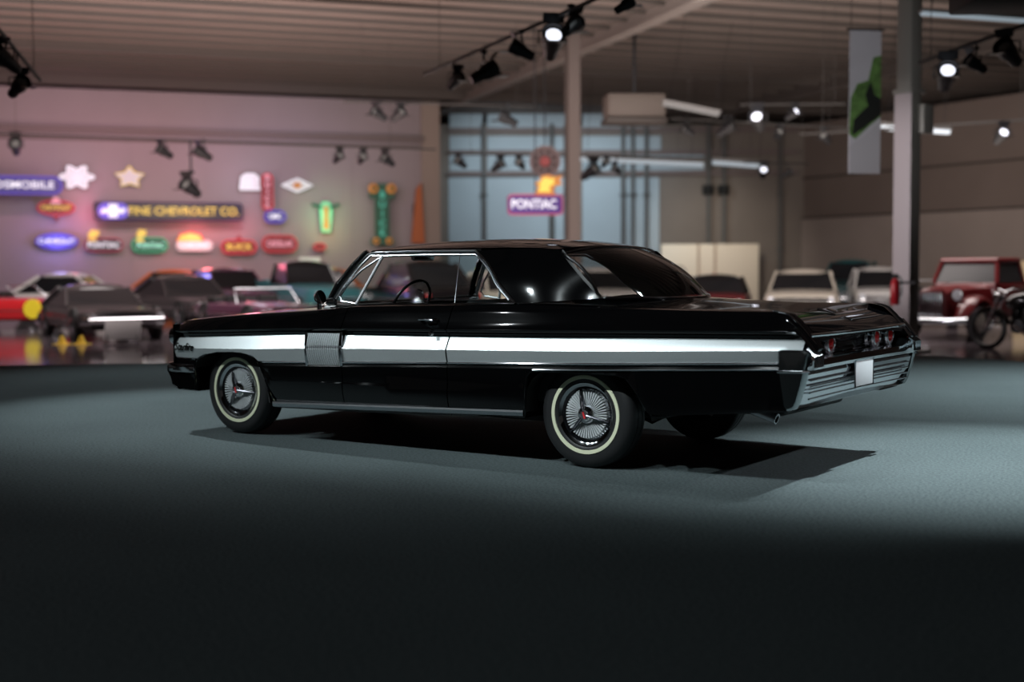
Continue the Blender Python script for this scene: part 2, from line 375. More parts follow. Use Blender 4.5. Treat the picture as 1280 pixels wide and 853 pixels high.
def sign(name, box_, label, shape, board, edge=None, texts=(), extra=None, P=WA, off=.18, th=.14, cat='sign'):
    x0, y0, x1, y1 = box_; c = P.hit((x0+x1)/2, (y0+y1)/2, off)
    a = P.hit(x0, (y0+y1)/2, off); b = P.hit(x1, (y0+y1)/2, off); wd = (b-a).dot(P.u)
    h = P.hit((x0+x1)/2, y0, off).z-P.hit((x0+x1)/2, y1, off).z
    t = thing(name, label, cat, c); M = P.mat(Vector((0, 0, 0)))
    if shape == 'pill': poly = rrect(wd, h, h/2)
    elif shape == 'rr': poly = rrect(wd, h, h*.2, 3)
    elif shape == 'oval': poly = [(wd/2*math.cos(a_), h/2*math.sin(a_)) for a_ in [2*PI*i/32 for i in range(32)]]
    else: poly = [(x*wd/2, y*h/2) for x, y in shape]
    obj('board', prism(B(), poly, -th/2, th/2, M), board, t, smooth=0)
    obj('wall_bracket', bx((-wd*.1, -h*.15, -off), (wd*.1, h*.15, -th/2), M=M), DARKMETAL, t, smooth=0)
    if edge:
        bm = B(); pts = [M @ Vector((x*.96, y*.93, th/2+.02)) for x, y in poly]; tube(bm, pts+pts[:1], .022, 6, cap=False); obj('neon_tube', bm, edge, t)
    for s_, u, v, sz, wf, mt in texts:   # string, offset u, v (fractions), size (fraction of h), width fraction
        bm = text_bm(s_, h*sz, .03, width=wd*wf)
        obj('lettering', bm, mt, t, smooth=0, M=M @ Matrix.Translation((u*wd, v*h, th/2+.02)))
    if extra: extra(t, wd, h, th, M)
    return t
def poly_part(nm, mt, pts, z=.09, d=.05):
    def f(t, wd, h, th, M):
        obj(nm, prism(B(), [(x*wd/2, y*h/2) for x, y in pts], z, z+d, M), mt, t, smooth=0)
    return f
BOW = [(-1, -.35), (-.8, .35), (-.35, .35), (-.35, 1), (.35, 1), (.35, .35), (1, .35), (.8, -.35), (.35, -.35), (.35, -1), (-.35, -1), (-.35, -.35)]
FLOWER = [((.8+.2*math.cos(6*a))*math.cos(a), (.8+.2*math.cos(6*a))*math.sin(a)) for a in [2*PI*i/48 for i in range(48)]]
STAR = [((1 if i % 2 == 0 else .55)*math.sin(2*PI*i/10), (1 if i % 2 == 0 else .55)*math.cos(2*PI*i/10)) for i in range(10)]
HEAD = [(-1, -1), (-.75, -.1), (-1, .2), (-.6, .45), (-.55, .85), (.0, 1), (.35, .8), (1, .9), (.75, .4), (1, .1), (.45, -.1), (.3, -.55), (.5, -1)]
sign('neon_sign', (-40, 220, 80, 243), 'long blue pill-shaped neon sign with white lettering at the far left', 'pill', N_BLUE, E_B, [('OLDSMOBILE', 0, 0, .55, .8, E_W)], off=1.2)
sign('neon_sign', (73, 205, 119, 238), 'white flower-shaped lit sign right of the blue pill sign', FLOWER, N_WHITE, E_W, [])
sign('neon_sign', (142, 207, 182, 237), 'white star-shaped lit sign with warm edge', STAR, N_WHITE, E_Y, [])
sign('neon_sign', (46, 250, 94, 270), 'dark red oval neon sign with yellow lettering below the blue pill sign', 'oval', N_RED, E_R, [('CHEVROLET', 0, 0, .42, .78, E_Y)],
     lambda t, wd, h, th, M: [obj('crest', prism(B(), [(x*wd*.14, y*h*.9) for x, y in ((-1, .3), (1, .3), (.45, .75), (-.45, .75))], -.04, .1, M), E_P, t, smooth=0), obj('pendant', prism(B(), [(-.12*wd, -.45*h), (.12*wd, -.45*h), (0, -.85*h)], -.04, .1, M), N_RED, t, smooth=0)])
sign('neon_sign', (44, 292, 98, 312), 'white-lettered oval neon sign glowing violet blue, low on the left', 'oval', N_BLUE, E_B, [('CHEVROLET', 0, 0, .42, .86, E_W)])
def bow(t, wd, h, th, M):
    obj('emblem', prism(B(), [(x*wd*.085-wd*.37, y*h*.36) for x, y in BOW], .09, .13, M), E_W, t, smooth=0)
    obj('emblem_ground', prism(B(), [(x-wd*.37, y) for x, y in rrect(wd*.2, h*.86, h*.4)], .072, .09, M), E_B, t, smooth=0)
sign('neon_sign', (118, 253, 305, 276), 'long black neon sign with blue bow tie emblem and yellow letters', 'rr', N_BLACK, mat('neon_dim_violet', (.04, .02, .08), .4, emit=(.35, .2, .7), es=.06), [('FINE CHEVROLET CO.', .1, 0, .62, .74, E_Y)], bow, off=.35)
a = WA.hit(122, 281, .3); b = WA.hit(303, 283, .3)
tag(obj('sign_shelf', tube(B(), [a, b], .05, 8, .04), m_ledge), 'thin brown ledge running under the long black sign', 'ledge')
sign('neon_sign', (105, 298, 154, 315), 'black neon sign with white letters and yellow figure, left of the green sign', 'pill', N_BLACK, mat('neon_dim_red', (.3, .05, .08), .4, emit=(.8, .15, .2), es=.2), [('PONTIAC', 0, -.02, .6, .82, E_W)],
     lambda t, wd, h, th, M: obj('figure', prism(B(), [(x*wd*.16-wd*.25, y*h*.42+h*.7) for x, y in HEAD], 0, .1, M), E_Y, t, smooth=0))
sign('neon_sign', (164, 297, 210, 316), 'green neon sign with pale green letters and yellow top', 'pill', N_GREEN, E_G, [('PONTIAC', .03, -.05, .5, .74, em('neon_mint', (.4, 1, .75), .9))],
     lambda t, wd, h, th, M: obj('figure', prism(B(), [(x*wd*.15-wd*.22, y*h*.42+h*.62) for x, y in HEAD], 0, .1, M), E_Y, t, smooth=0))
sign('neon_sign', (220, 300, 266, 314), 'white neon sign under a yellow and red glowing crest', 'pill', N_WHITE, None, [('OAKLAND', 0, -.05, .5, .8, E_W)],
     lambda t, wd, h, th, M: [obj('crest', prism(B(), [(x*wd*.3-wd*.1, y*h*.35+h*.75) for x, y in ((-1.2, -1), (1.1, -1), (.8, .4), (0, 1), (-.9, .5))], 0, .1, M), E_Y, t, smooth=0),
                              obj('crest_edge', tube(B(), [M @ Vector((x*wd*.32-wd*.1, y*h*.42+h*.8, .1)) for x, y in ((-1.2, -1), (-.9, .5), (0, 1), (.8, .4), (1.1, -1))], .025, 6), E_R, t)])
sign('neon_sign', (276, 300, 321, 318), 'dark red neon sign with yellow letters right of the white one', 'pill', N_RED, E_R, [('BUICK', 0, 0, .62, .7, E_Y)],
     lambda t, wd, h, th, M: obj('crest', prism(B(), [(-.12*wd, .45*h), (.12*wd, .45*h), (0, .85*h)], -.04, .08, M), N_RED, t, smooth=0))
sign('neon_sign', (327, 294, 372, 316), 'crimson neon sign with pink letters, last of the lower row', 'pill', N_RED, E_R, [('CADILLAC', 0, 0, .5, .74, E_P)])
sign('neon_sign', (299, 217, 325, 238), 'white square-topped lit sign left of the tall red sign', [(-1, -1), (1, -1), (.85, .6), (.4, 1), (-.4, 1), (-.85, .6)], N_WHITE, E_W, [])
def vert(s_, mt):
    def f(t, wd, h, th, M):
        n = len(s_)
        for i, ch in enumerate(s_):
            bm = text_bm(ch, h/n*.95, .03); obj('letter', bm, mt, t, smooth=0, M=M @ Matrix.Translation((0, h*(.46-(i+.5)*.92/n), th/2+.02)))
    return f
sign('neon_sign', (327, 216, 341, 264), 'narrow upright red neon sign above the small blue oval', 'rr', N_RED, E_R, [], vert('BUICK', E_P), off=.4)
sign('neon_sign', (330, 263, 357, 279), 'small blue oval neon sign with pale face under the upright red sign', 'pill', N_BLUE, E_B, [('GMC', 0, 0, .6, .6, E_W)], off=.3)
sign('neon_sign', (351, 223, 391, 241), 'white pointed oval neon sign with orange centre', [(-1, 0), (-.4, .6), (0, 1), (.4, .6), (1, 0), (.4, -.6), (0, -1), (-.4, -.6)], N_WHITE, E_W, [], lambda t, wd, h, th, M: obj('centre', prism(B(), [(wd*.13*math.cos(a_), h*.22*math.sin(a_)) for a_ in [2*PI*i/20 for i in range(20)]], .07, .1, M), E_O, t, smooth=0))
def palm(t, wd, h, th, M):
    obj('centre_bar', bx((-.09, -.38*h, .08), (.09, .34*h, .14), .03, M=M), E_O, t)
    for s in (-1, 1): obj('side_arm', tube(B(), [M @ Vector((s*.1*wd, .3*h, .06)), M @ Vector((s*.45*wd, .42*h, .06))], .05, 8), mat('arm_green', (.03, .12, .09), .5), t)
sign('neon_sign', (388, 252, 426, 291), 'green outlined neon figure with orange centre and side arms', [(-.3, -1), (.3, -1), (.42, .3), (.25, 1), (-.25, 1), (-.42, .3)], mat('sign_pale_green', (.25, .4, .3), .5, emit=(.3, .8, .45), es=.12), E_G, [], palm)
sign('neon_sign', (391, 304, 407, 313), 'tiny red oval lamp sign under the green neon figure', 'oval', N_RED, E_R, [])
def gtop(t, wd, h, th, M):
    for sy, k_ in ((1, .42), (-1, -.44)):
        for s in (-1, 1): obj('globe', lathe(B(), [(.09, .10), (.16, .08), (.21, 0), (.16, -.08), (.09, -.10)], 20, M @ Matrix.Translation((s*.26*wd if sy < 0 else s*.36*wd, k_*h, .1)) @ Matrix.Scale(.9 if sy > 0 else .6, 4)), E_O, t)
sign('neon_sign', (462, 230, 493, 306), 'tall upright green sign with orange bulbs at top and foot', [(-1, .55), (-1, 1), (1, 1), (1, .55), (.55, .5), (.55, -.75), (.9, -.8), (.9, -1), (-.9, -1), (-.9, -.8), (-.55, -.75), (-.55, .5)], N_GREEN, None, [],
     lambda t, wd, h, th, M: (gtop(t, wd, h, th, M), vert('BUICK', em('neon_teal', (.1, .55, .4), .5))(t, wd*.5, h*.85, th, M)), off=.5)
sign('neon_sign', (511, 229, 530, 304), 'tall tapering rusty orange sign beside the pinkish wall end', [(-.7, -1), (1, -1), (.6, 1), (0, .8)], mat('rust_sign', (.34, .09, .03), .6, emit=(.8, .2, .05), es=.05), None, [], None, off=.3)
WS = Plane(K(600, 300, 35.0), K(760, 300, 35.3))
def phead(t, wd, h, th, M):
    obj('figure', prism(B(), [(x*wd*.25+wd*.24, y*h*.52+h*.93) for x, y in HEAD], -.05, .09, M), E_O, t, smooth=0)
    obj('figure_face', prism(B(), [(x*wd*.15+wd*.2, y*h*.35+h*.95) for x, y in HEAD], .09, .12, M), E_Y, t, smooth=0)
    obj('hanger', tube(B(), [M @ Vector((0, h*.5, 0)), M @ Vector((0, CEIL-t.location.z+.46, 0))], .02, 6), DARKMETAL, t)
sign('neon_sign', (634, 243, 704, 269), 'dark purple hanging neon sign with white lettering and an orange native head', 'rr', mat('sign_purple', (.05, .02, .13), .4, emit=(.2, .08, .6), es=.1), mat('neon_dim_red', (.3, .05, .08), .4, emit=(.8, .15, .2), es=.2), [('PONTIAC', -.03, 0, .62, .8, E_W)], phead, P=WS, off=0)
# round dark emblem above it
c = WS.hit(681, 202, -.5); M0 = WS.mat(Vector((0, 0, 0)))
t = thing('round_sign', 'dark round sign with red centre hanging above the native head sign', 'sign', c)
obj('disc', lathe(B(), [(0, .06), (.40, .06), (.42, .03), (.42, -.05), (0, -.05)], 40, M0), mat('sign_brown', (.05, .025, .025), .5), t)
obj('rim', lathe(B(), [(.36, .06), (.43, .07), (.43, .1), (.36, .1)], 40, M0, True), mat('rim_grey', (.12, .08, .08), .5), t)
obj('centre_boss', lathe(B(), [(0, .12), (.12, .12), (.15, .06)], 24, M0), mat('dull_red', (.2, .03, .03), .5), t)
for i in range(8): obj('spoke', bx((.15, -.02, .06), (.36, .02, .085), M=M0 @ Matrix.Rotation(i*PI/4, 4, 'Z')), MATS['rim_grey'], t, smooth=0)
obj('hanger', tube(B(), [(0, 0, .42), (0, 0, CEIL-c.z+.46)], .02, 6), DARKMETAL, t)
# the light the neon throws on the wall behind
for px, py, pw, cl in ((72, 303, 50, (.35, .3, 1)), (110, 268, 34, (1, .2, .3)), (245, 292, 52, (1, .16, .2)), (300, 284, 26, (1, .2, .3)), (407, 268, 20, (.2, 1, .45)), (412, 290, 16, (1, .85, .3)), (97, 222, 10, (.9, .8, 1)), (312, 228, 10, (.8, .8, 1))):
    l = bpy.data.lights.new('neon_glow', 'POINT'); l.energy = pw; l.color = cl; l.shadow_soft_size = .3
    o = bpy.data.objects.new('neon_glow', l); C.objects.link(o); o.location = WA.hit(px, py, .75)
# banner
p0 = K(1060, 217, 21); p1 = K(1102, 38, 21)
c = (p0+p1)/2; wd = 42/FPX*21; hh = p1.z-p0.z
PB = Plane(K(1060, 217, 21), K(1102, 217, 21.1)); MB_ = PB.mat(Vector((0, 0, 0)))
t = thing('hanging_banner', 'tall pale banner with a green and black picture hanging left of the pale column', 'banner', c)
obj('cloth', bx((-wd/2, -hh/2, -.006), (wd/2, hh/2, .006), M=MB_), mat('banner_white', (.5, .49, .52), .7, noise=(2, .05)), t, smooth=0)
m_gr = mat('banner_green', (.10, .2, .05), .7, noise=(6, .5))
def flat(nm, pts, mt, z): obj(nm, prism(B(), [(x*wd/2, y*hh/2) for x, y in pts], .006, z, MB_), mt, t, smooth=0)
flat('print', [(-1, -.45), (-.9, .05), (-.5, .25), (.2, .3), (.5, .62), (1, .65), (1, -.2), (.2, -.35), (-.6, -.52)], m_gr, .008)
flat('print', [(-.8, -.48), (-.7, -.25), (.2, -.05), (.0, .1), (.35, .28), (.6, .1), (1, .05), (1, -.18), (.3, -.3)], mat('banner_black', (.008, .01, .008), .7), .010)
flat('print', [(-1, -1), (1, -1), (1, -.26), (.1, -.45), (-1, -.62)], mat('banner_grey', (.45, .44, .46), .7), .009)
obj('top_rod', tube(B(), [MB_ @ Vector((-wd/2-.05, hh/2, 0)), MB_ @ Vector((wd/2+.05, hh/2, 0))], .018, 8), DARKMETAL, t)
for s in (-1, 1): obj('cord', tube(B(), [MB_ @ Vector((s*wd*.45, hh/2, 0)), MB_ @ Vector((s*wd*.45, CEIL-c.z+.46, 0))], .006, 5), DARKMETAL, t)
# unit heater
c = K(793, 137, 36); wd = 72/FPX*36; hh = 36/FPX*36; Mh = WS.mat(Vector((0, 0, 0)))
t = thing('unit_heater', 'brown boxy heater hanging from the ceiling on a rod', 'heater', c)
obj('casing', bx((-wd/2, -hh*.3, -.6), (wd/2, hh/2, .4), .05, M=Mh), mat('heater_brown', (.11, .088, .075), .6), t)
obj('louvre_tray', bx((-wd*.53, -hh/2, -.65), (wd*.53, -hh*.32, .45), .02, M=Mh), mat('heater_dark', (.05, .04, .035), .6), t)
obj('hanging_rod', tube(B(), [(0, 0, hh/2), (0, 0, CEIL-c.z+.46)], .05, 8), DARKMETAL, t)
# strip lights (fluorescent fittings)
E_F = mat('fluorescent_tube', (.6, .65, .7), .4, emit=(.85, .93, 1), es=.7); E_F2 = mat('dim_fluorescent', (.4, .45, .5), .4, emit=(.7, .85, .95), es=.28)
def strip(x0, y0, x1, y1, depth, mt, label, hpx=7):
    a = K(x0, y0, depth); b = K(x1, y1, depth); v = b-a; h = hpx/FPX*depth
    t = thing('strip_light', label, 'ceiling light', (a+b)/2)
    L = v.length; M = v.to_track_quat('X', 'Z').to_matrix().to_4x4()
    obj('fitting', bx((-L/2, -.12, 0), (L/2, .12, h*.5), .01, M=M), mat('fitting_grey', (.16, .155, .15), .5), t)
    for s in (-1, 1): obj('tube', tube(B(), [M @ Vector((-L/2+.03, s*.05, -h*.2)), M @ Vector((L/2-.03, s*.05, -h*.2))], h*.35, 8), mt, t)
    for s in (-1, 1): obj('hanging_wire', tube(B(), [M @ Vector((s*L*.4, 0, h*.4)), M @ Vector((s*L*.4, 0, CEIL-t.location.z+.4))], .008, 5), DARKMETAL, t)
strip(1150, 15, 1290, 25, 21, E_F2, 'dim strip light at the top right corner, right of the pale column')
strip(1100, 157, 1188, 163, 36, E_F, 'bright strip light crossing behind the pale column', 9)
strip(718, 196, 880, 204, 44, E_F2, 'long bluish strip light right of the brown column', 9)
strip(890, 201, 955, 206, 44, E_F2, 'short bluish strip light above the dark wall corner', 9)
strip(828, 128, 900, 142, 34, mat('faint_tube', (.15, .15, .15), .4, emit=(.5, .52, .5), es=.1), 'faint strip light right of the hanging heater', 7)

# ---------------------------------------------------------------- track lights
m_tl = mat('lamp_black', (.008, .008, .01), .45); E_L = mat('lamp_lens_lit', (.9, .9, 1), .3, emit=(.85, .88, 1), es=1.7); L_OFF = mat('lamp_lens', (.25, .25, .24), .15)
def lamp_proto():
    """hangs below the origin; a can aimed along local -Y and down"""
    r = bpy.data.objects.new('track_light', None); r.empty_display_size = .1
    C.objects.link(r)
    obj('clamp', bx((-.05, -.05, -.06), (.05, .05, 0), .01), m_tl, r)
    obj('stem', tube(B(), [(0, 0, -.05), (0, 0, -.18)], .02, 8), m_tl, r)
    obj('yoke', tube(B(), [(-.16, 0, -.36), (-.16, 0, -.2), (0, 0, -.17), (.16, 0, -.2), (.16, 0, -.36)], .015, 6), m_tl, r)
    Mt = Matrix.Translation((0, 0, -.36)) @ Matrix.Rotation(math.radians(62), 4, 'X')
    obj('housing', lathe(B(), [(0, -.24), (.07, -.24), (.09, -.2), (.10, -.05), (.13, .02), (.145, .2), (.15, .22), (.13, .22), (.12, .18)], 20, Mt), m_tl, r)
    for s in (0, 1): obj('barn_door', bx((-.13, -.015, 0), (.13, 0, .13), M=Mt @ Matrix.Rotation(s*PI, 4, 'Z') @ Matrix.Translation((0, .15, .21)) @ Matrix.Rotation(-.5, 4, 'X')), m_tl, r, smooth=0)
    obj('lens', lathe(B(), [(0, .2), (.095, .17)], 20, Mt), L_OFF, r)
    obj('lens_ring', lathe(B(), [(.093, .175), (.128, .17)], 20, Mt), m_tl, r)
    return r
proto = lamp_proto()
LM = {}
def track_light(px, py, depth, size, label, yaw, lit, zr):
    """px, py: middle of the lamp; size: lamp height in pixels; zr: height of the rail it hangs from"""
    r = dup(proto); sc = size*1.3/FPX*depth/.62; r.scale = (sc,)*3
    p = K(px, py, depth); r.location = p+Vector((0, 0, .31*sc)); r.rotation_euler = (0, 0, yaw)
    tag(r, label, 'spotlight', 'stage and track spotlights')
    if lit:
        for ch in r.children:
            if (ch.name == 'lens' or ch.name.startswith('lens.')):
                if 'lit' not in LM:
                    LM['lit'] = ch.data.copy(); LM['lit'].materials[0] = E_L
                ch.data = LM['lit']
    h = (zr-r.location.z)/sc
    if h > .02: obj('hanger', tube(B(), [(0, 0, -.02), (0, 0, h)], .022, 6), m_tl, r)
TC = math.atan2(-FW[0], FW[1])   # yaw whose -Y points at the camera
def run(a, b, label, lamps):
    """a straight rail from a to b (px, py, depth) and the lamps hung from it"""
    A, Bq = K(*a), K(*b); c = (A+Bq)/2
    t = thing('lighting_rail', label, 'rail', c)
    obj('pipe', tube(B(), [A-c, Bq-c], .03, 8), mat('rail_grey', (.025, .022, .02), .6), t)
    for f in (.1, .9):
        q = A.lerp(Bq, f)-c; obj('hanging_rod', tube(B(), [q, (q.x, q.y, CEIL+.46-c.z)], .006, 5), mat('rail_grey'), t)
    for px, py, sz, lb, dy, lit in lamps:
        lo, hi = 0.0, 1.0
        f = lambda k_: (lambda d: 640+FPX*d.dot(Vector(RT))/d.dot(Vector(FW)))(A.lerp(Bq, k_)-Vector(CAM))
        for _ in range(40):
            mid = (lo+hi)/2
            if f(mid) < px: lo = mid
            else: hi = mid
        q = A.lerp(Bq, lo); dep = (q-Vector(CAM)).dot(Vector(FW))
        track_light(px, py, dep, sz, lb, TC+dy, lit, q.z)
run((530, 93, 22.5), (805, -28, 15.5), 'grey pipe rail carrying the top middle spotlights', (
    (690, 50, 50, 'large black spotlight with lit blue-white lens near the top middle', .1, True),
    (714, 30, 38, 'large black spotlight just behind the big lit one at top middle', 2.6, False),
    (652, 60, 34, 'black spotlight tilted down left of the big lit one', -1.4, False),
    (605, 88, 38, 'slim black spotlight hanging left of the tilted pair at top middle', 1.9, False),
    (568, 99, 28, 'black spotlight with a faint pale lens, leftmost of the top middle run', .6, False),
    (781, 4, 28, 'black spotlight cut off by the top of the picture', 1.2, False)))
run((-40, -10, 15.5), (50, 100, 19), 'grey pipe rail at the left edge', (
    (8, 72, 40, 'black spotlight at the left edge, upper of two', -.5, False), (22, 106, 34, 'black spotlight at the left edge, lower of two', .9, False)))
run((430, 127, 35), (670, 133, 35), 'short grey pipe rail above the wall corner', (
    (474, 141, 22, 'black spotlight, left of the pair high on the sign wall', -.9, False), (497, 142, 22, 'black spotlight, right of the pair high on the sign wall', .9, False),
    (635, 147, 26, 'black spotlight hanging above the left pale blue wall panel', -1.5, False)))
run((-40, 166, 37), (545, 187, 38), 'grey pipe rail in front of the sign wall', (
    (206, 188, 22, 'small black spotlight above the left part of the long black sign', -.8, False), (254, 190, 24, 'small black spotlight above the hanging bell lamp', -.9, False),
    (239, 233, 30, 'dark bell-like lamp hanging lowest above the long black sign', -.5, False), (20, 182, 26, 'small black spotlight over the blue pill sign', .3, False),
    (422, 196, 18, 'small black spotlight, left of three right of the pointed oval sign', .7, False), (452, 197, 18, 'small black spotlight, middle of three above the upright green sign', .5, False),
    (485, 199, 20, 'small black spotlight, right of three above the upright green sign', -.8, False)))
run((556, 192, 39), (880, 198, 39), 'grey pipe rail crossing the pale blue wall panels', (
    (576, 202, 18, 'small black spotlight next to the pinkish wall end', -.8, False), (622, 206, 19, 'small black spotlight, left of two beside the round dark sign', .9, False),
    (651, 204, 17, 'small black spotlight touching the left of the round dark sign', -.5, False), (737, 213, 26, 'black spotlight just right of the brown column', .8, False),
    (756, 203, 15, 'small black spotlight, left of two under the hanging heater', .4, False), (771, 211, 15, 'small black spotlight, right of two under the hanging heater', -.8, False)))
run((838, 148, 35), (1058, 160, 35), 'grey pipe rail left of the banner', (
    (860, 162, 18, 'small black spotlight, first right of the hanging heater', -1.2, False), (907, 160, 24, 'black spotlight between the heater and the lit lamp', .9, False),
    (973, 166, 18, 'small dark spotlight below the glowing pair left of the banner', .2, False), (1032, 171, 20, 'small dark spotlight at the left edge of the banner', -.7, False)))
run((925, 131, 33), (1056, 130, 33), 'short upper pipe rail left of the banner', (
    (948, 149, 32, 'black spotlight with glowing lens, left of the banner', -.4, True), (990, 141, 20, 'small spotlight with glowing lens nearest the banner', .7, True)))
run((930, 203, 41), (1010, 205, 41), 'short low pipe rail on the dark wall', (
    (954, 214, 20, 'small spotlight with glowing lens low on the dark wall', -.1, True), (984, 216, 15, 'small dark spotlight beside the low glowing one', 1.4, False)))
run((1150, 78, 19.6), (1300, 24, 17.2), 'grey pipe rail carrying the upper right spotlights', (
    (1183, 93, 44, 'large black spotlight with glowing lens right of the pale column', -.2, True), (1220, 78, 30, 'black spotlight, middle of three at the upper right', -1.3, False),
    (1262, 63, 42, 'large black spotlight near the upper right corner', -.9, False)))
run((1000, 168, 33), (1310, 148, 30), 'thin pipe rail crossing the right wall', ((1251, 168, 26, 'small spotlight with glowing lens low at the right edge', .1, True),))
for ch in list(proto.children): bpy.data.objects.remove(ch)
bpy.data.objects.remove(proto)
# dark duct in the top right corner
c = K(1262, 0, 15); tag(obj('duct', bx((-.55, -.5, -.08), (.9, .5, .2), .03, M=Matrix.Translation(c) @ Matrix.Rotation(-YAW, 4, 'Z')), BLACK), 'black duct box in the top right corner', 'duct')

# ---------------------------------------------------------------- hall lights and added fills
def hp(px, py, d_): return tuple(K(px, py, d_))
def wallwash(px, py, depth, tx, ty, P, power, ang, col, bl=1.0):
    spot('wall_spot', hp(px, py, depth), P.hit(tx, ty), power, ang, bl, col, .15)
wallwash(90, 150, 39, 90, 240, WA, 400, 120, (1, .50, .68))
wallwash(250, 160, 40, 250, 240, WA, 330, 110, (1, .55, .62))
wallwash(350, 165, 41, 350, 240, WA, 300, 100, (.70, .66, 1))
wallwash(480, 175, 42, 480, 270, WA, 100, 100, (1, .82, .70))
wallwash(250, 230, 40, 230, 330, WA, 260, 80, (1, .8, .55))
wallwash(420, 240, 44, 410, 290, WA, 90, 90, (.75, 1, .5))
wallwash(640, 160, 50, 645, 260, WB, 900, 110, (.78, .92, 1))
wallwash(770, 165, 50, 775, 270, WB, 800, 100, (.78, .92, 1))
wallwash(900, 215, 50, 890, 330, WB, 620, 80, (1, .88, .74))
wallwash(1120, 170, 40, 1150, 320, WR, 900, 130, (1, .86, .78))
spot('banner_fill', hp(1000, 90, 15), hp(1081, 120, 21), 420, 46, 1.0, (1, .97, 1), .1)  # added light without a fitting, brightens the banner face
spot('column_fill', hp(560, 230, 19), hp(1124, 260, 22.5), 1500, 32, .8, (1, .92, .94), .1)  # added light without a fitting, brightens the left cladding of the pale column
area('hall_fill', hp(120, 330, 33), hp(120, -200, 33), 950, 16, 8, (1, .66, .60))
area('hall_fill', hp(760, 332, 33), hp(760, -200, 33), 1050, 22, 10, (1, .86, .78))
area('floor_fill', hp(180, 60, 28), hp(180, 420, 33), 1300, 12, 5, (1, .9, .88))
area('floor_fill', hp(900, 60, 28), hp(900, 420, 34), 900, 12, 5, (1, .9, .86))
area('floor_fill', hp(1180, 90, 27), hp(1200, 420, 29), 330, 8, 4, (1, .92, .88))

# ================================================================ STAGE
poly = [(-7.96, 2.36), (-7.2, 3.08), (-6.44, 3.76), (-5.25, 4.85), (-4.03, 5.92), (-2.7, 7.1), (-1.3, 8.28), (.1, 9.45), (1.2, 10.25), (1.9, 10.42), (3.26, 9.83), (7, 8.2), (13, 5), (18, -2), (18, -16), (-14, -16), (-14, -5), (-10.5, -.3)]
mc = bpy.data.materials.new('stage_carpet'); mc.use_nodes = True; nt = mc.node_tree; b = nt.nodes['Principled BSDF']
tc = nt.nodes.new('ShaderNodeTexCoord'); mp = nt.nodes.new('ShaderNodeMapping'); mp.inputs['Rotation'].default_value = (0, 0, .6)
nz = nt.nodes.new('ShaderNodeTexNoise'); nz.inputs['Scale'].default_value = 55; nz.inputs['Detail'].default_value = 3
wv = nt.nodes.new('ShaderNodeTexWave'); wv.inputs['Scale'].default_value = 14; wv.inputs['Distortion'].default_value = 1.5
nz2 = nt.nodes.new('ShaderNodeTexNoise'); nz2.inputs['Scale'].default_value = .6
ad = nt.nodes.new('ShaderNodeMath'); ad.operation = 'MULTIPLY_ADD'; ad.inputs[1].default_value = .3
ad2 = nt.nodes.new('ShaderNodeMath'); ad2.operation = 'MULTIPLY_ADD'; ad2.inputs[1].default_value = .25
cr = nt.nodes.new('ShaderNodeValToRGB'); cr.color_ramp.elements[0].position = .35; cr.color_ramp.elements[0].color = (.033, .043, .046, 1)
cr.color_ramp.elements[1].position = 1.05; cr.color_ramp.elements[1].color = (.13, .16, .165, 1)
nt.links.new(tc.outputs['Object'], mp.inputs['Vector']); nt.links.new(mp.outputs[0], nz.inputs['Vector']); nt.links.new(mp.outputs[0], wv.inputs['Vector']); nt.links.new(mp.outputs[0], nz2.inputs['Vector'])
nt.links.new(wv.outputs['Fac'], ad.inputs[0]); nt.links.new(nz.outputs['Fac'], ad.inputs[2]); nt.links.new(nz2.outputs['Fac'], ad2.inputs[0]); nt.links.new(ad.outputs[0], ad2.inputs[2])
nt.links.new(ad2.outputs[0], cr.inputs['Fac']); nt.links.new(cr.outputs['Color'], b.inputs['Base Color'])
b.inputs['Roughness'].default_value = .95; b.inputs['Specular IOR Level'].default_value = .1
bp = nt.nodes.new('ShaderNodeBump'); bp.inputs['Strength'].default_value = .5; bp.inputs['Distance'].default_value = .006
nt.links.new(nz.outputs['Fac'], bp.inputs['Height']); nt.links.new(bp.outputs['Normal'], b.inputs['Normal'])
st = thing('stage_platform', 'wide low platform covered in dark blue-grey carpet under the black car', 'stage', (0, 0, 0))
obj('carpet', prism(B(), poly[::-1][::-1], -.03, 0), mc, st, smooth=0)
obj('riser', prism(B(), [(x*.995, y*.995) for x, y in poly], FLOOR, -.03), mat('stage_riser', (.03, .03, .03), .7), st, smooth=0)

# ================================================================ THE BLACK CAR (nose toward -X, near side toward -Y)
car = thing('classic_car', 'long glossy black two-door hardtop with bright silver side band on the carpeted stage', 'car')
fBot = pch([-.68, .27, .82, 2.1, 2.77, 4.62], [.566, .572, .588, .632, .652, .722])
fCr = pch([-.68, .3, .83, 2.1, 2.78, 4.62], [.645, .668, .690, .722, .736, .797])
fTop = pch([-.68, 0, .81, 2.1, 2.63, 3.89, 4.62], [.722, .752, .786, .804, .812, .838, .848])
fUc = pch([-.68, 0, .82, 2.42, 3.9, 4.62], [.772, .802, .832, .858, .888, .899])
fFt = pch([-.70, -.672, -.62, -.4, .1, .88, 1.28, 2.06, 2.73, 3.24, 3.87, 4.36, 4.45, 4.51, 4.57, 4.64],
          [.80, .834, .856, .882, .922, .970, 1.0, 1.018, 1.030, 1.022, 1.012, 1.012, .995, .950, .885, .80])
fW = pch([-.70, -.64, -.5, -.2, .4, 3.5, 4.2, 4.64], [.915, .94, .965, .985, 1, 1, .985, .955])
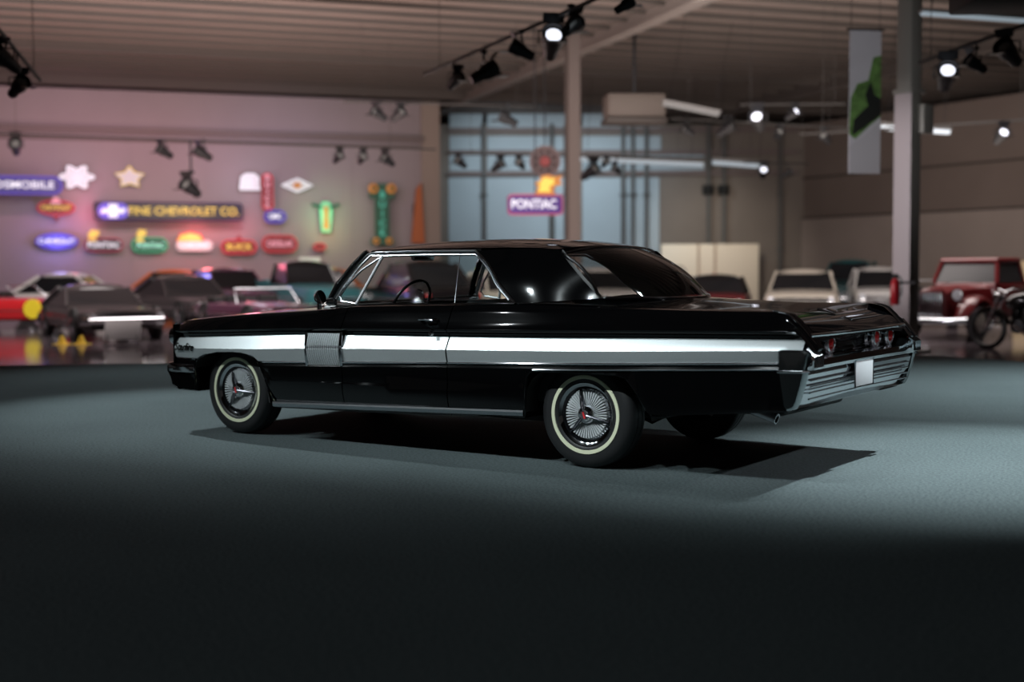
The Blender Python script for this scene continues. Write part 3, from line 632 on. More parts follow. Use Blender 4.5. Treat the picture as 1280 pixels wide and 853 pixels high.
ZB = [(-.70, .315), (-.39, .313), (-.378, .42), (-.372, .538), (-.35, .565), (-.316, .580), (-.23, .612), (-.118, .631), (.05, .638), (.15, .636), (.221, .627), (.285, .600), (.329, .565), (.385, .48), (.43, .38), (.455, .27), (.47, .235),
      (1.5, .255), (2.60, .295), (2.715, .30), (2.73, .36), (2.737, .50), (2.746, .570), (2.765, .596), (2.79, .607), (3.2, .61), (3.40, .608), (3.47, .59), (3.55, .50), (3.61, .40), (3.635, .365),
      (3.87, .392), (4.47, .442), (4.64, .455)]
fZb = lin([a for a, _ in ZB], [b for _, b in ZB])
def stations(x0, x1, step=.06):
    xs = set([x0, x1]); n = max(2, int((x1-x0)/step))
    xs |= {x0+(x1-x0)*i/n for i in range(n+1)}
    xs |= {a for a, _ in ZB if x0 < a < x1}
    xs |= {a for a in (-.69, -.672, -.65, -.62, -.58, 4.36, 4.4, 4.43, 4.45, 4.48, 4.51, 4.54, 4.57, 4.6) if x0 < a < x1}
    return sorted(xs)
def yz_rows(x):
    """upper (black) rows of the side from the inner top edge down to the trim"""
    W = fW(x); ft, uc, st_ = fFt(x), fUc(x), fTop(x)
    up = [(.78, ft+.000), (.86, ft-.001), (.890, ft-.008), (.905, ft-.022), (.925, ft-(ft-uc)*.35), (.950, ft-(ft-uc)*.66), (.973, uc+.012), (.982, uc), (.970, uc-.014), (.948, uc-.024), (.936, st_)]
    out = []; lim = ft
    for i, (y, z) in enumerate(up):
        z = min(z, ft-.0015*i); out.append((y*W, z))
    return out
def lo_rows(x):
    W = fW(x); cr, bo, zb = fCr(x), fBot(x), fZb(x)
    rows = [(.936, fTop(x)), (.974, cr), (.962, bo+.004), (.958, bo-.004), (.972, bo-.03), (.972, bo-.05), (.966, bo-(bo-zb)*.4 if bo > zb else bo), (.974, .45), (.968, .38), (.945, .30), (.92, zb)]
    out = []; prev = 9
    for y, z in rows:
        z = max(z, zb); z = min(z, prev); prev = z; out.append((y*W, z))
    out.append((.62*W, zb)); return out
def side_sheet(rowf, x0, x1, s, hem=True, th=.012, xs=None):
    xs = xs or stations(x0, x1); bm = B()
    rows = [[(x, s*y, z) for y, z in rowf(x)] for x in xs]
    if hem:   # turned-in edges at the shut lines
        rows = [[(x0+.002, s*(abs(y)-.05), z) for (_, y, z) in rows[0]]]+rows+[[(x1-.002, s*(abs(y)-.05), z) for (_, y, z) in rows[-1]]]
        rows[0][-1] = (x0+.002, s*.62, rows[1][-1][2]); rows[-1][-1] = (x1-.002, s*.62, rows[-2][-1][2])
    grid(bm, rows); clean(bm, 2e-4); return bm
for s in (-1, 1):
    sd = 'near' if s < 0 else 'far'
    segs = (('front_fender', -.70, 1.166), ('door', 1.174, 2.104), ('rear_quarter_panel', 2.112, 4.64))
    for nm, x0, x1 in segs:
        p_ = obj(nm, side_sheet(yz_rows, x0, x1, s), PAINT, car, smooth=24)
        q = obj('lower_panel', side_sheet(lo_rows, x0, min(x1, 4.50), s), PAINT, p_, smooth=24)
    # silver band, one piece per panel (proud of the body); louvred plate between .825 and 1.155
    def band(x, o=.004):
        W = fW(x); t_, c_, b_ = fTop(x), fCr(x), fBot(x); zb = fZb(x); r = []
        for y, z in ((.934, t_), (.938+o, t_-.002), (.955+o, (t_*.6+c_*.4)), (.980+o, c_+.001), (.981+o, c_-.001), (.974+o, (c_+b_)/2), (.964+o, b_+.006), (.960, b_+.004)):
            r.append((y*W, max(z, min(zb, c_-.003))))
        return r
    for x0, x1, par in ((-.655, .822, 0), (1.176, 2.102, 1), (2.114, 4.585, 2)):
        par = [o for o in car.children if o.name.startswith(segs[par][0])][-1]
        xs = stations(x0, x1)
        bm = grid(B(), [[(x, s*y, z) for y, z in band(x)] for x in xs]); clean(bm)
        o = obj('silver_band', bm, SILVER, par, label='bright silver side band', smooth=12)
        bm = B()
        tube(bm, [(x, s*(.941*fW(x)), fTop(x)+.003) for x in xs], .005, 6)
        tube(bm, [(x, s*(.972*fW(x)), fBot(x)+.001) for x in xs if fZb(x) < fBot(x)-.004 and (x > .3)] if x0 > 0 else [(x, s*.972*fW(x), fBot(x)+.001) for x in xs if x > .34], .007, 6)
        if x0 < 0: tube(bm, [(x, s*.972*fW(x), fBot(x)+.001) for x in xs if x < -.375], .006, 6)
        obj('band_moulding', bm, CHROME, par)
    # louvred plate with two dark chrome bars
    fen = [o for o in car.children if o.name.startswith('front_fender')][-1]
    bm = B(); n = 24
    for i in range(n):
        x = .838+(1.148-.838)*i/(n-1); W = fW(x)
        pts = [(x, s*(.966+(.024*math.sin(PI*t)))*W, fTop(x)+.012-(fTop(x)-fBot(x)+.03)*t) for t in [k/8 for k in range(9)]]
        tube(bm, pts, .0036, 6)
    obj('louvre_ribs', bm, mat('louvre_silver', (.85, .9, .92), .4, .2), fen)
    bm = B(); rows = []
    for x in np.linspace(.826, 1.16, 8): rows.append([(x, s*(.955+(.024*math.sin(PI*t)))*1, fTop(x)+.014-(fTop(x)-fBot(x)+.034)*t) for t in [k/8 for k in range(9)]])
    obj('louvre_plate', clean(grid(bm, rows)), mat('louvre_grey', (.07, .08, .085), .4, .3), fen)
    for x in (.826, 1.16):
        obj('louvre_bar', tube(B(), [(x+.012*math.sin(PI*t), s*(.962+(.024*math.sin(PI*t))), fTop(x)+.018-(fTop(x)-fBot(x)+.04)*t) for t in [k/10 for k in range(11)]], .013, 8), CHROME, fen)
    # chrome line along the rear quarter, wheel-opening lip, body side lines, rocker moulding
    quarter = [o for o in car.children if o.name.startswith('rear_quarter')][-1]
    l2 = [(2.70, .62*0+fZb(2.70))]
    arch = [(x, s*(.978*fW(x)), z+.0) for x, z in [(2.744, .50), (2.746, .565), (2.765, .600), (2.80, .614)]]
    obj('lower_moulding', tube(B(), [(x, s*.979*fW(x), lin([2.78, 4.46], [.614, .684])(x)) for x in np.linspace(2.80, 4.452, 30)], .006, 6), CHROME, quarter)
    obj('wheel_lip', tube(B(), [(x, s*.962*fW(x), z+.004) for x, z in ZB if 2.73 <= x <= 3.62], .009, 6), PAINT, quarter)
    obj('wheel_lip', tube(B(), [(x, s*.966*fW(x), z+.004) for x, z in ZB if -.375 <= x <= .46], .009, 6), PAINT, fen)
    for par, x0, x1 in ((fen, -.62, 1.164), (quarter, 2.114, 4.50)):
        obj('shoulder_crease', tube(B(), [(x, s*.984*fW(x), fUc(x)+.002) for x in stations(x0, x1)], .004, 6), PAINT, par)
    door = [o for o in car.children if o.name.startswith('door')][-1]
    obj('shoulder_crease', tube(B(), [(x, s*.984*fW(x), fUc(x)+.002) for x in stations(1.176, 2.102)], .004, 6), PAINT, door)
    bm = B(); rows = []
    for x in np.linspace(.47, 2.712, 24):
        zt = lin([.49, 2.71], [.282, .350])(x); rows.append([(x, s*y, z) for y, z in ((.93, zt+.004), (.962, zt), (.966, zt-.012), (.960, zt-.036), (.935, zt-.044), (.90, zt-.05), (.62, zt-.05))])
    obj('rocker_moulding', clean(grid(bm, rows)), SATIN, car, smooth=25)
    # belt moulding (chrome strip under the glass)
    obj('belt_moulding', tube(B(), [(x, s*(.872 if x < 3.0 else .872-.0*(x-3)), fFt(x)+.004) for x in np.linspace(.98, 3.35, 40)], .008, 6, .006), CHROME, car)
    # door handle, lock
    h = B(); zz = .915; tube(h, [(1.87, s*.955, zz), (1.885, s*.985, zz+.004), (1.93, s*.995, zz+.004), (2.0, s*.990, zz), (2.015, s*.955, zz)], [.008, .011, .011, .012, .012], 8, [.008, .008, .008, .011, .012])
    obj('door_handle', h, CHROME, door, label='chrome pull handle')
    obj('door_lock', lathe(B(), [(0, 0), (.016, 0), (.014, .02), (0, .024)], 16, Matrix.Translation((1.985, s*.975, .826)) @ Matrix.Rotation(s*-PI/2, 4, 'X')), CHROME, door)
    # fender script
    if s < 0:
        bm = text_bm('Starfire', .085, .004, shear=.45, width=.23)
        M = Matrix.Translation((-.505, -.955, .655)) @ Matrix.Rotation(-.06, 4, 'Z') @ Matrix.Rotation(PI/2-.03, 4, 'X')
        obj('fender_script', bm, mat('script_black', (.01, .01, .01), .3), fen, smooth=0, M=M, label='dark cursive Starfire script')
    # rear fender end trim (chrome edge running down the fin)
    obj('fin_trim', tube(B(), [(x, s*(.875*fW(x)), fFt(x)-.001) for x in np.linspace(4.37, 4.62, 16)], .0055, 6), CHROME, quarter)

def patch(xs, fedge, fc, yedge, n=16, pw=2.4, off=0):
    """crowned panel across the car: height fc(x) at the middle, fedge(x) at +-yedge(x)"""
    rows = []
    for x in xs:
        ye = yedge(x); rows.append([(x, ye*v, fc(x)+(fedge(x)-fc(x))*abs(v)**pw+off) for v in np.linspace(-1, 1, n*2+1)])
    return rows
def slab(rows, t=.02):
    """skin with downturned edges"""
    rows = [[(p[0], p[1], p[2]-t) for p in rows[0]]]+rows+[[(p[0], p[1], p[2]-t) for p in rows[-1]]]
    rows = [[(r[0][0], r[0][1], r[0][2]-t)]+list(r)+[(r[-1][0], r[-1][1], r[-1][2]-t)] for r in rows]
    return clean(grid(B(), rows))
fHood = pch([-.72, -.66, -.5, 0, .5, .80], [.81, .86, .895, .945, .975, .992])
obj('hood', slab(patch(list(np.linspace(-.715, .80, 40)), fFt, fHood, lambda x: .775*fW(x))), PAINT, car, smooth=30)
obj('hood_ridge', tube(B(), [(x, 0, fHood(x)+.002) for x in np.linspace(-.65, .78, 30)], .018, 8, .010), PAINT, car)
fCowl = pch([.806, 1.0, 1.3], [.99, 1.0, 1.02])
obj('cowl', slab(patch(list(np.linspace(.806, 1.16, 10)), fFt, fCowl, lambda x: .775), .01), PAINT, car)
obj('cowl_grille', (lambda bm: [box(bm, (.86+.0*i, -.5+i*.05, .997), (.93, -.5+i*.05+.02, 1.002)) for i in range(21)] and bm)(B()), DARKMETAL, car, smooth=0)
fDeck = pch([2.9, 3.4, 3.8, 4.2, 4.40, 4.5, 4.57, 4.60], [1.085, 1.058, 1.036, 1.005, .972, .938, .897, .872])
eDeck = lambda x: min(fFt(x), fDeck(x)+.006) if x > 4.36 else fFt(x)
obj('rear_deck', slab(patch(list(np.linspace(3.02, 3.615, 16)), fFt, fDeck, lambda x: .775*fW(x)), .01), PAINT, car)
obj('trunk_lid', slab(patch(list(np.linspace(3.622, 4.36, 20))+list(np.linspace(4.38, 4.6, 12)), lambda x: eDeck(x)-.0, fDeck, lambda x: .772*fW(x))), PAINT, car, smooth=40)
obj('trunk_lip_moulding', tube(B(), [(4.598-.03*abs(y)**3, y, .868+.004*abs(y)) for y in np.linspace(-.82, .82, 30)], .011, 8), CHROME, car)
obj('trunk_emblem', lathe(B(), [(0, .008), (.03, .008), (.036, 0)], 20, Matrix.Translation((4.39, 0, .985)) @ Matrix.Rotation(.35, 4, 'Y')), CHROME, car)
obj('trunk_ornament', tube(B(), [(4.30, 0, .994), (4.52, 0, .93)], .012, 8, .008), CHROME, car)
# tail: recessed panel, lamps, bumper
bm = B(); rows = []
for y in np.linspace(-.88, .88, 24):
    b_ = -.02*abs(y)**2; rows.append([(4.57+b_, y, .874), (4.50+b_, y, .862), (4.47+b_, y, .80), (4.48+b_, y, .72), (4.56+b_, y, .70)])
obj('tail_panel', clean(grid(bm, rows)), mat('tail_panel_dark', (.02, .02, .022), .18, .7), car)
obj('tail_panel_mouldings', (lambda bm: [tube(bm, [(4.49-.02*y*y, y, z) for y in np.linspace(-.84, .84, 16)], .004, 6) for z in (.835, .765, .745)] and bm)(B()), CHROME, car)
for y in (-.66, -.40, .40, .66):
    M = Matrix.Translation((4.455, y, .806)) @ Matrix.Rotation(PI/2, 4, 'Y')
    l_ = obj('tail_lamp', lathe(B(), [(.054, -.02), (.066, .0), (.070, .03), (.060, .045), (.066, .055), (.069, .075), (.062, .088), (.050, .092), (.044, .082), (.042, .06)], 28, M), mat('bezel_chrome', (.9, .9, .95), .22, .9), car)
    obj('lamp_lens', lathe(B(), [(.043, .06), (.040, .085), (.026, .102), (0, .108)], 28, M), TAILRED, l_, label='dark red round lens')
    obj('lens_ring', lathe(B(), [(.014, .100), (.018, .108), (.0, .112)], 16, M), CHROME, l_)
def bumper_rows():
    rows = []
    for y in np.linspace(-1, 1, 41):
        a = abs(y); k = max(0, (a-.78)/.22); top = .745+.052*k**.7*(1 if k > 0 else 0); sx = -.062+.02*a**2
        Y = y*.965
        rows.append([(4.50, Y, top-.004), (4.60+sx, Y, top), (4.655+sx, Y, top-.012), (4.672+sx, Y, top-.045), (4.664+sx, Y, .680), (4.640+sx, Y, .668), (4.648+sx, Y, .655), (4.63+sx, Y, .58), (4.60+sx-.02*k, Y, .50+.0*k), (4.565+sx-.03*k, Y, .458), (4.50, Y, .450)])
    return rows
rb = bumper_rows()
bmp = obj('rear_bumper', clean(grid(B(), rb)), CHROME, car, smooth=35)
GREYCH = mat('bumper_reflective', (.36, .39, .40), .2, 1)
for s in (-1, 1):   # wraparound ends seen from the side
    yy = s*.965
    bm = B(); out = [(4.450, .790), (4.47, .796), (4.60, .797), (4.628, .782), (4.622, .74), (4.612, .678), (4.596, .60), (4.565, .50), (4.545, .465), (4.505, .452), (4.488, .470), (4.462, .62), (4.450, .70)]
    ring0 = [(x, yy-s*.05, z) for x, z in out]; ring1 = [(x, yy+s*.004, z) for x, z in out]
    cx = sum(x for x, z in out)/len(out); cz = sum(z for x, z in out)/len(out)
    ring2 = [(cx+(x-cx)*.86, yy+s*.020, cz+(z-cz)*.93) for x, z in out]
    ring3 = [(cx+(x-cx)*.4, yy+s*.026, cz+(z-cz)*.5) for x, z in out]
    grid(bm, [ring0, ring1, ring2, ring3], close_v=True); bm.faces.new([v for v in bm.verts][-len(out):])
    clean(bm); o = obj('bumper_end', bm, GREYCH, bmp, smooth=40)
    obj('bumper_bead', tube(B(), [(4.455, yy+s*.012, .672), (4.50, yy+s*.028, .674), (4.60, yy+s*.024, .677), (4.63, yy-s*.01, .678)], .009, 8), CHROME, bmp)
    obj('corner_guard', (lambda bm: [tube(bm, [(4.600-.0*i, s*(.90-.03*i), .80), (4.655, s*(.92-.03*i), .76), (4.655, s*(.92-.03*i), .70)], .012, 6) for i in range(4)] and bm)(B()), CHROME, bmp)
obj('rear_gravel_pan', (lambda bm: grid(bm, [[(4.54-.03*y*y, y, .66), (4.545-.03*y*y, y, .61), (4.53-.03*y*y, y, .55), (4.53, y, .46)] for y in np.linspace(-.9, .9, 16)]))(B()), SATIN, car)
obj('bumper_ribs', (lambda bm: [tube(bm, [(4.590+.02*abs(y/.965)**2-(.66-z)*.12, y, z) for y in np.linspace(-.86, .86, 24)], .006, 6) for z in (.62, .585, .55, .515)] and bm)(B()), SATIN, bmp)
# number plate
pl = obj('number_plate', bx((4.594, -.155, .53), (4.604, .155, .69), .004), mat('plate_white', (.62, .64, .66), .45), car, label='plain pale number plate')
obj('plate_frame', tube(B(), [(4.604, -.16, .525), (4.604, .16, .525), (4.604, .16, .695), (4.604, -.16, .695), (4.604, -.16, .525)], .006, 6), CHROME, pl)
# exhaust pipes
for y in (-.78,): obj('exhaust_pipe', lathe(B(), [(.024, 0), (.030, 0), (.031, .3), (.025, .3), (.024, .2)], 16, Matrix.Translation((4.08, y, .47)) @ Matrix.Rotation(PI/2+.3, 4, 'Y')), SATIN, car)
# front: grille, headlamps, bumper (mostly out of sight)
obj('grille', (lambda bm: [tube(bm, [(-.72+.03*abs(y)**3, y, z) for y in np.linspace(-.62, .62, 12)], .008, 6) for z in (.62, .66, .70, .74)] and bm)(B()), CHROME, car)
obj('nose_panel', clean(grid(B(), [[(-.69+.05*abs(y)**4, y, z) for z in (.83, .79, .70, .60, .50, .36)] for y in np.linspace(-.93, .93, 24)])), DARKMETAL, car)
for y in (-.84, -.68, .68, .84):
    M = Matrix.Translation((-.67, y*1.0, .735)) @ Matrix.Rotation(-PI/2, 4, 'Y')
    l_ = obj('headlamp', lathe(B(), [(.05, 0), (.078, .03), (.076, .05), (.064, .045)], 24, M), CHROME, car)
    obj('lamp_glass', lathe(B(), [(.066, .04), (.04, .058), (0, .064)], 24, M), mat('lamp_glass', (.4, .42, .45), .1, coat=1), l_)
for s in (-1, 1):
    obj('nose_trim', tube(B(), [(-.675, s*.875, .842), (-.692, s*.862, .80), (-.694, s*.866, .72), (-.688, s*.872, .60), (-.66, s*.90, .56)], .010, 8), CHROME, car)
bm = B(); rows = []
for y in np.linspace(-1, 1, 33):
    a = abs(y); X = .32*max(0, (a-.84)/.16)**1.6*0; sx = .05*a**4; rows.append([(-.66+sx, y*.95, .535), (-.715+sx, y*.95, .53), (-.755+sx, y*.95, .50), (-.755+sx, y*.95, .46), (-.72+sx, y*.95, .435), (-.70+sx, y*.95, .36), (-.62+sx, y*.95, .32)])
fb = obj('front_bumper', clean(grid(bm, rows)), CHROME, car, smooth=35)
for s in (-1, 1):
    bm = B(); rows = []
    for x, k in ((-.705, 0), (-.68, .6), (-.60, 1), (-.50, 1), (-.42, .9), (-.39, .6), (-.385, 0)):
        zt, zl = .532-.0*x, .45; rows.append([(x, s*(.915+.0*k), zt), (x, s*(.935+.028*k), zt-.008), (x, s*(.94+.035*k), .50), (x, s*(.938+.028*k), .46), (x, s*(.92), .445)])
    obj('bumper_end', clean(grid(bm, rows)), CHROME, fb, smooth=35)
    bm = B(); out = [(-.705, .445), (-.62, .33), (-.50, .315), (-.392, .315), (-.385, .44)]
    o = grid(bm, [[(x, s*.90, z) for x, z in out], [(x, s*.945, z+.01) for x, z in out]], close_v=True); bm.faces.new(list(bm.verts)[-5:]); obj('lower_valance', clean(bm), PAINT, fb)
    obj('parking_lamp', bx((-.66, s*.955-.012, .47), (-.47, s*.955+.012, .50), .01), SATIN, fb)
# underbody
obj('underbody', bx((-.55, -.62, .31), (3.5, .62, .37), .02), BLACK, car)
obj('trunk_floor', bx((3.45, -.62, .45), (4.48, .62, .50), .02), BLACK, car)
for s in (-1, 1): obj('frame_rail', bx((.45, s*.62-.05, .25), (2.7, s*.62+.05, .33)), BLACK, car, smooth=0)
obj('rear_axle', (lambda bm: tube(bm, [(3.124, -.75, .33), (3.124, .75, .33)], .045, 12) and lathe(bm, [(0, -.14), (.12, -.08), (.14, 0), (.12, .08), (0, .14)], 16, Matrix.Translation((3.124, 0, .33))))(B()), BLACK, car)
obj('front_crossmember', bx((-.1, -.7, .28), (.1, .7, .36), .02), BLACK, car)
obj('fuel_tank', bx((3.65, -.5, .36), (4.3, .5, .46), .04), BLACK, car)
for s in (-1, 1):
    for x0, x1, zt in ((-.39, .47, .66), (2.73, 3.64, .66)):
        obj('wheel_well', clean(grid(B(), [[(x0+(x1-x0)*(.5-.5*math.cos(PI*i/14)), s*y, .34+(zt-.34)*math.sin(PI*i/14)**.5) for y in (.955, .60)] for i in range(15)])), BLACK, car)
# ---------------------------------------------------------------- greenhouse
cR = pch([1.05, 1.25, 1.6, 2.1, 2.5, 2.86, 2.92], [1.415, 1.44, 1.462, 1.472, 1.458, 1.412, 1.400])
eR = pch([1.05, 1.25, 1.7, 2.2, 2.6, 2.86, 2.92], [1.368, 1.392, 1.400, 1.398, 1.395, 1.372, 1.36])
wR = pch([1.05, 1.3, 2.2, 2.86, 2.92], [.665, .695, .695, .66, .65])
rows = []
for i in range(29):
    t_ = i/28; row = []
    for v in np.linspace(-1, 1, 33):
        xf = 1.22-.12*(1-v*v)*1.2+.0; xr = 2.78+.085*(1-abs(v)**2.2)
        x = xf+(xr-xf)*t_; row.append((x, wR(x)*v, cR(x)+(eR(x)-cR(x))*abs(v)**2.6))
    rows.append(row)
roof = obj('roof', clean(grid(B(), rows)), PAINT, car, smooth=40)
roof_in = [[(x, y*.97, z-.035) for x, y, z in r] for r in rows]
obj('headliner', clean(grid(B(), roof_in)), INTERIOR, roof)
for s in (-1, 1):
    # roof side: from the shoulder down to the drip rail
    bm = B(); rows2 = []
    for x in np.linspace(1.22, 2.20, 16): rows2.append([(x, s*wR(x), eR(x)), (x, s*(wR(x)+.012), eR(x)-.010), (x, s*(wR(x)+.014), eR(x)-.022)])
    obj('roof_side', clean(grid(bm, rows2)), PAINT, roof, smooth=50)
    # C pillar
    A0, A1, Bz0, B1 = Vector((2.16, .709, 1.379)), Vector((2.60, .875, 1.030)), Vector((2.80, .655, 1.376)), Vector((3.14, .715, 1.066))
    rows2 = []
    for i in range(13):
        u_ = i/12
        row = []
        for j in range(13):
            v_ = j/12; top = A0.lerp(Bz0, v_); 
            top = Vector((top.x, wR(top.x)+.012*(1-v_), eR(top.x)-.018*(1-v_)))
            bot = A1.lerp(B1, v_); q = top.lerp(bot, u_); bul = .022*math.sin(PI*u_)+.03*math.sin(PI*v_)*u_
            # upper front corner is rounded
            if v_ == 0: q.x += .05*math.sin(PI*min(u_*1.6, 1))*.6
            q.y += bul; row.append((q.x, s*q.y, q.z))
        rows2.append(row)
    cp = obj('c_pillar', clean(grid(B(), rows2)), PAINT, roof, smooth=50)
    rin = [[(x, y-s*.05, z) for x, y, z in r] for r in rows2]; obj('pillar_lining', clean(grid(B(), rin)), INTERIOR, cp)
    fr = [Vector((r[0][0], r[0][1]+s*.004, r[0][2])) for r in rows2]
    # drip rail: one chrome line from the A pillar over the glass and down the C pillar
    drip = [Vector((.985, s*.862, 1.035)), Vector((1.05, s*.825, 1.15)), Vector((1.15, s*.765, 1.29)), Vector((1.215, s*.728, 1.362)), Vector((1.28, s*.716, 1.376))]
    drip += [Vector((x, s*(wR(x)+.016), eR(x)-.020)) for x in np.linspace(1.4, 2.16, 10)]+fr[1:]
    obj('drip_rail', tube(B(), drip, .010, 8), CHROME, roof)
    inner = [Vector((p.x+(.02 if i < 4 else -.02 if i > 15 else 0), p.y-s*.004, p.z-.026 if 3 < i <= 15 else p.z-.008)) for i, p in enumerate(drip)]
    obj('window_frame_rail', tube(B(), inner[:-1], .009, 8), SATIN, roof)
    # A pillar, vent window frame and divider
    ap = [Vector((.955, s*.855, 1.02)), Vector((1.01, s*.815, 1.15)), Vector((1.11, s*.755, 1.29)), Vector((1.20, s*.712, 1.385))]
    a_ = obj('a_pillar', tube(B(), ap, .026, 10, .018), PAINT, roof)
    obj('pillar_trim', tube(B(), [p+Vector((-.016, s*.012, 0)) for p in ap], .010, 8), CHROME, a_)
    vf = [Vector((1.23, s*.872, 1.012)), Vector((1.08, s*.868, 1.03)), Vector((1.055, s*.855, 1.065)), Vector((1.10, s*.83, 1.14)), Vector((1.20, s*.785, 1.25)), Vector((1.345, s*.732, 1.345))]
    v_ = obj('vent_window_frame', tube(B(), vf, .008, 8), SATIN, a_)
    obj('vent_divider', tube(B(), [(1.225, s*.876, 1.008), (1.362, s*.739, 1.352)], .011, 8), mat('trim_catchlight', (.9, .92, .95), .35, .5), a_, label='bright slanted vent window post')  # chrome post; the highlight it catches is put into the pale colour
    obj('pillar_base', bx((.93, s*.86-.02, 1.0), (1.02, s*.86+.02, 1.05), .012), CHROME, a_)
    # side glass: vent, door, quarter
    def gl(pts, nm, par): 
        bm = B(); vs = [bm.verts.new(p) for p in pts]; bm.faces.new(vs); return obj(nm, bm, GLASS, par, smooth=0)
    gl([(1.22, s*.868, 1.01), (1.06, s*.865, 1.04), (1.09, s*.835, 1.13), (1.2, s*.785, 1.25), (1.35, s*.732, 1.345)], 'vent_glass', a_)
    gl([(1.235, s*.868, 1.01), (1.372, s*.730, 1.35), (2.03, s*.722, 1.362), (2.09, s*.868, 1.02)], 'door_glass', door if s > 0 else [o for o in car.children if o.name.startswith('door')][0])
    gl([(2.10, s*.862, 1.02), (2.04, s*.716, 1.362), (2.17, s*.712, 1.355), (2.24, s*.72, 1.32), (2.54, s*.855, 1.035)], 'quarter_glass', roof)
    obj('glass_edge', tube(B(), [(2.095, s*.866, 1.02), (2.035, s*.720, 1.362)], .003, 6), CHROME, roof)
# windshield and rear glass
rows = []
for i in range(9):
    u_ = i/8; row = []
    for v in np.linspace(-1, 1, 25):
        b0 = Vector((.66+.32*abs(v)**2.6, .845*v, 1.0+.03*abs(v)**2)); t0 = Vector((1.225-.145*(1-v*v), .70*v, (cR(1.1)-.012)+(eR(1.2)-cR(1.1))*abs(v)**2.6)); q = b0.lerp(t0, u_); q.x -= .05*math.sin(PI*u_); row.append(tuple(q))
    rows.append(row)
obj('windshield', clean(grid(B(), rows)), GLASS, car)
obj('windshield_moulding', (lambda bm: tube(bm, rows[0], .010, 6) and tube(bm, rows[-1], .010, 6))(B()), CHROME, car)
rows = []
for i in range(17):
    u_ = i/16; row = []
    for v in np.linspace(-1, 1, 33):
        a = abs(v); t0 = Vector((2.80+.07*(1-a**2.2), .632*v, 1.353+.05*(1-a**2.4))); b0 = Vector((3.125+.30*(1-a**2.6), .70*v, 1.068-.012*(1-a))); q = t0.lerp(b0, u_)
        q.x += .045*math.sin(PI*u_)*(1-.3*a); q.z += .03*math.sin(PI*u_); row.append(tuple(q))
    rows.append(row)
obj('rear_window', clean(grid(B(), rows)), REARGLASS, car)
loop = rows[0]+[r[-1] for r in rows[1:]]+rows[-1][::-1][1:]+[r[0] for r in rows[::-1][1:]]
obj('rear_window_moulding', tube(B(), loop, .011, 8, cap=False), CHROME, car)
obj('roof_rear_edge', (lambda bm: grid(bm, [[(x, y, z) for x, y, z in rows[0]], [(2.775+.088*(1-abs(v)**2.2), wR(2.80)*v, cR(2.85)+(eR(2.82)-cR(2.85))*abs(v)**2.6) for v in np.linspace(-1, 1, 33)]]))(B()), PAINT, roof)
# interior
inn = car
obj('cabin_floor', bx((.7, -.62, .36), (3.2, .62, .40)), INTERIOR, inn, smooth=0)
obj('dashboard', bx((.80, -.80, .72), (1.12, .80, 1.0), .05, 3), INTERIOR, inn)
obj('dash_trim', bx((1.118, -.76, .90), (1.126, .76, .93), .003), CHROME, inn)
sw = Matrix.Translation((1.33, -.40, .995)) @ Matrix.Rotation(math.radians(-62), 4, 'Y')
wh = obj('steering_wheel', (lambda bm: tube(bm, [sw @ Vector((.20*math.cos(a), .20*math.sin(a), 0)) for a in [2*PI*i/40 for i in range(41)]], .011, 8, cap=False))(B()), mat('wheel_black', (.012, .01, .012), .25, coat=1), inn)
obj('horn_ring', tube(B(), [sw @ Vector((.13*math.cos(a), .13*math.sin(a), -.01)) for a in [PI*i/20 for i in range(21)]], .005, 6), CHROME, wh)
obj('wheel_spoke', tube(B(), [sw @ Vector((0, -.20, 0)), sw @ Vector((0, 0, -.03)), sw @ Vector((0, .20, 0))], .014, 8, .008), SATIN, wh)
obj('steering_column', tube(B(), [sw @ Vector((0, 0, -.02)), sw @ Vector((0, 0, -.45))], .03, 10), INTERIOR, wh)
def seat(x, n, zt, nm):
    o = obj(nm, bx((x, -.64, .42), (x+.52, .64, .66), .07, 3), INTERIOR, inn)
    M = Matrix.Translation((x+.50, 0, .60)) @ Matrix.Rotation(.22, 4, 'Y')
    for s in ((-1, 1) if n == 2 else (0,)):
        lo, hi = ((-.60 if s < 0 else .05, -.05 if s < 0 else .60) if n == 2 else (-.66, .66))
        obj('backrest', bx((-.08, lo, 0), (.10, hi, zt-.60), .05, 3, M=M), INTERIOR, o)
        obj('seat_trim', tube(B(), [M @ Vector((.10, lo+.05, zt-.62)), M @ Vector((.11, hi-.05, zt-.62))], .008, 6), CHROME, o)
seat(1.45, 2, 1.045, 'front_seat'); seat(2.40, 1, 1.03, 'rear_seat')
obj('parcel_shelf', bx((2.95, -.62, 1.0), (3.35, .62, 1.03), .01), INTERIOR, inn)
obj('inner_mirror', tube(B(), [(1.13, -.12, 1.35), (1.13, .12, 1.35)], .02, 8, .03), CHROME, inn)
for s in (-1, 1):
    obj('door_lining', bx((1.0, s*.80-.02, .40), (2.90, s*.80+.02, 1.005), .015), INTERIOR, inn)
    obj('window_crank', tube(B(), [(1.6, s*.77, .80), (1.6, s*.74, .80), (1.68, s*.735, .82)], .008, 6), CHROME, inn)
# door mirror (near side) and fender ornament
M = Matrix.Translation((.885, -.885, 1.0))
mi = obj('side_mirror', lathe(B(), [(0, -.035), (.03, -.03), (.05, 0), (.052, .012), (.046, .012), (0, .008)], 24, M @ Matrix.Translation((0, 0, .055)) @ Matrix.Rotation(PI/2-.2, 4, 'Y')), CHROME, car, label='round chrome mirror on a stalk')
obj('mirror_stalk', tube(B(), [M @ Vector((0, 0, -.03)), M @ Vector((-.012, 0, .02)), M @ Vector((-.03, 0, .05))], [.02, .012, .01], 10), CHROME, mi)
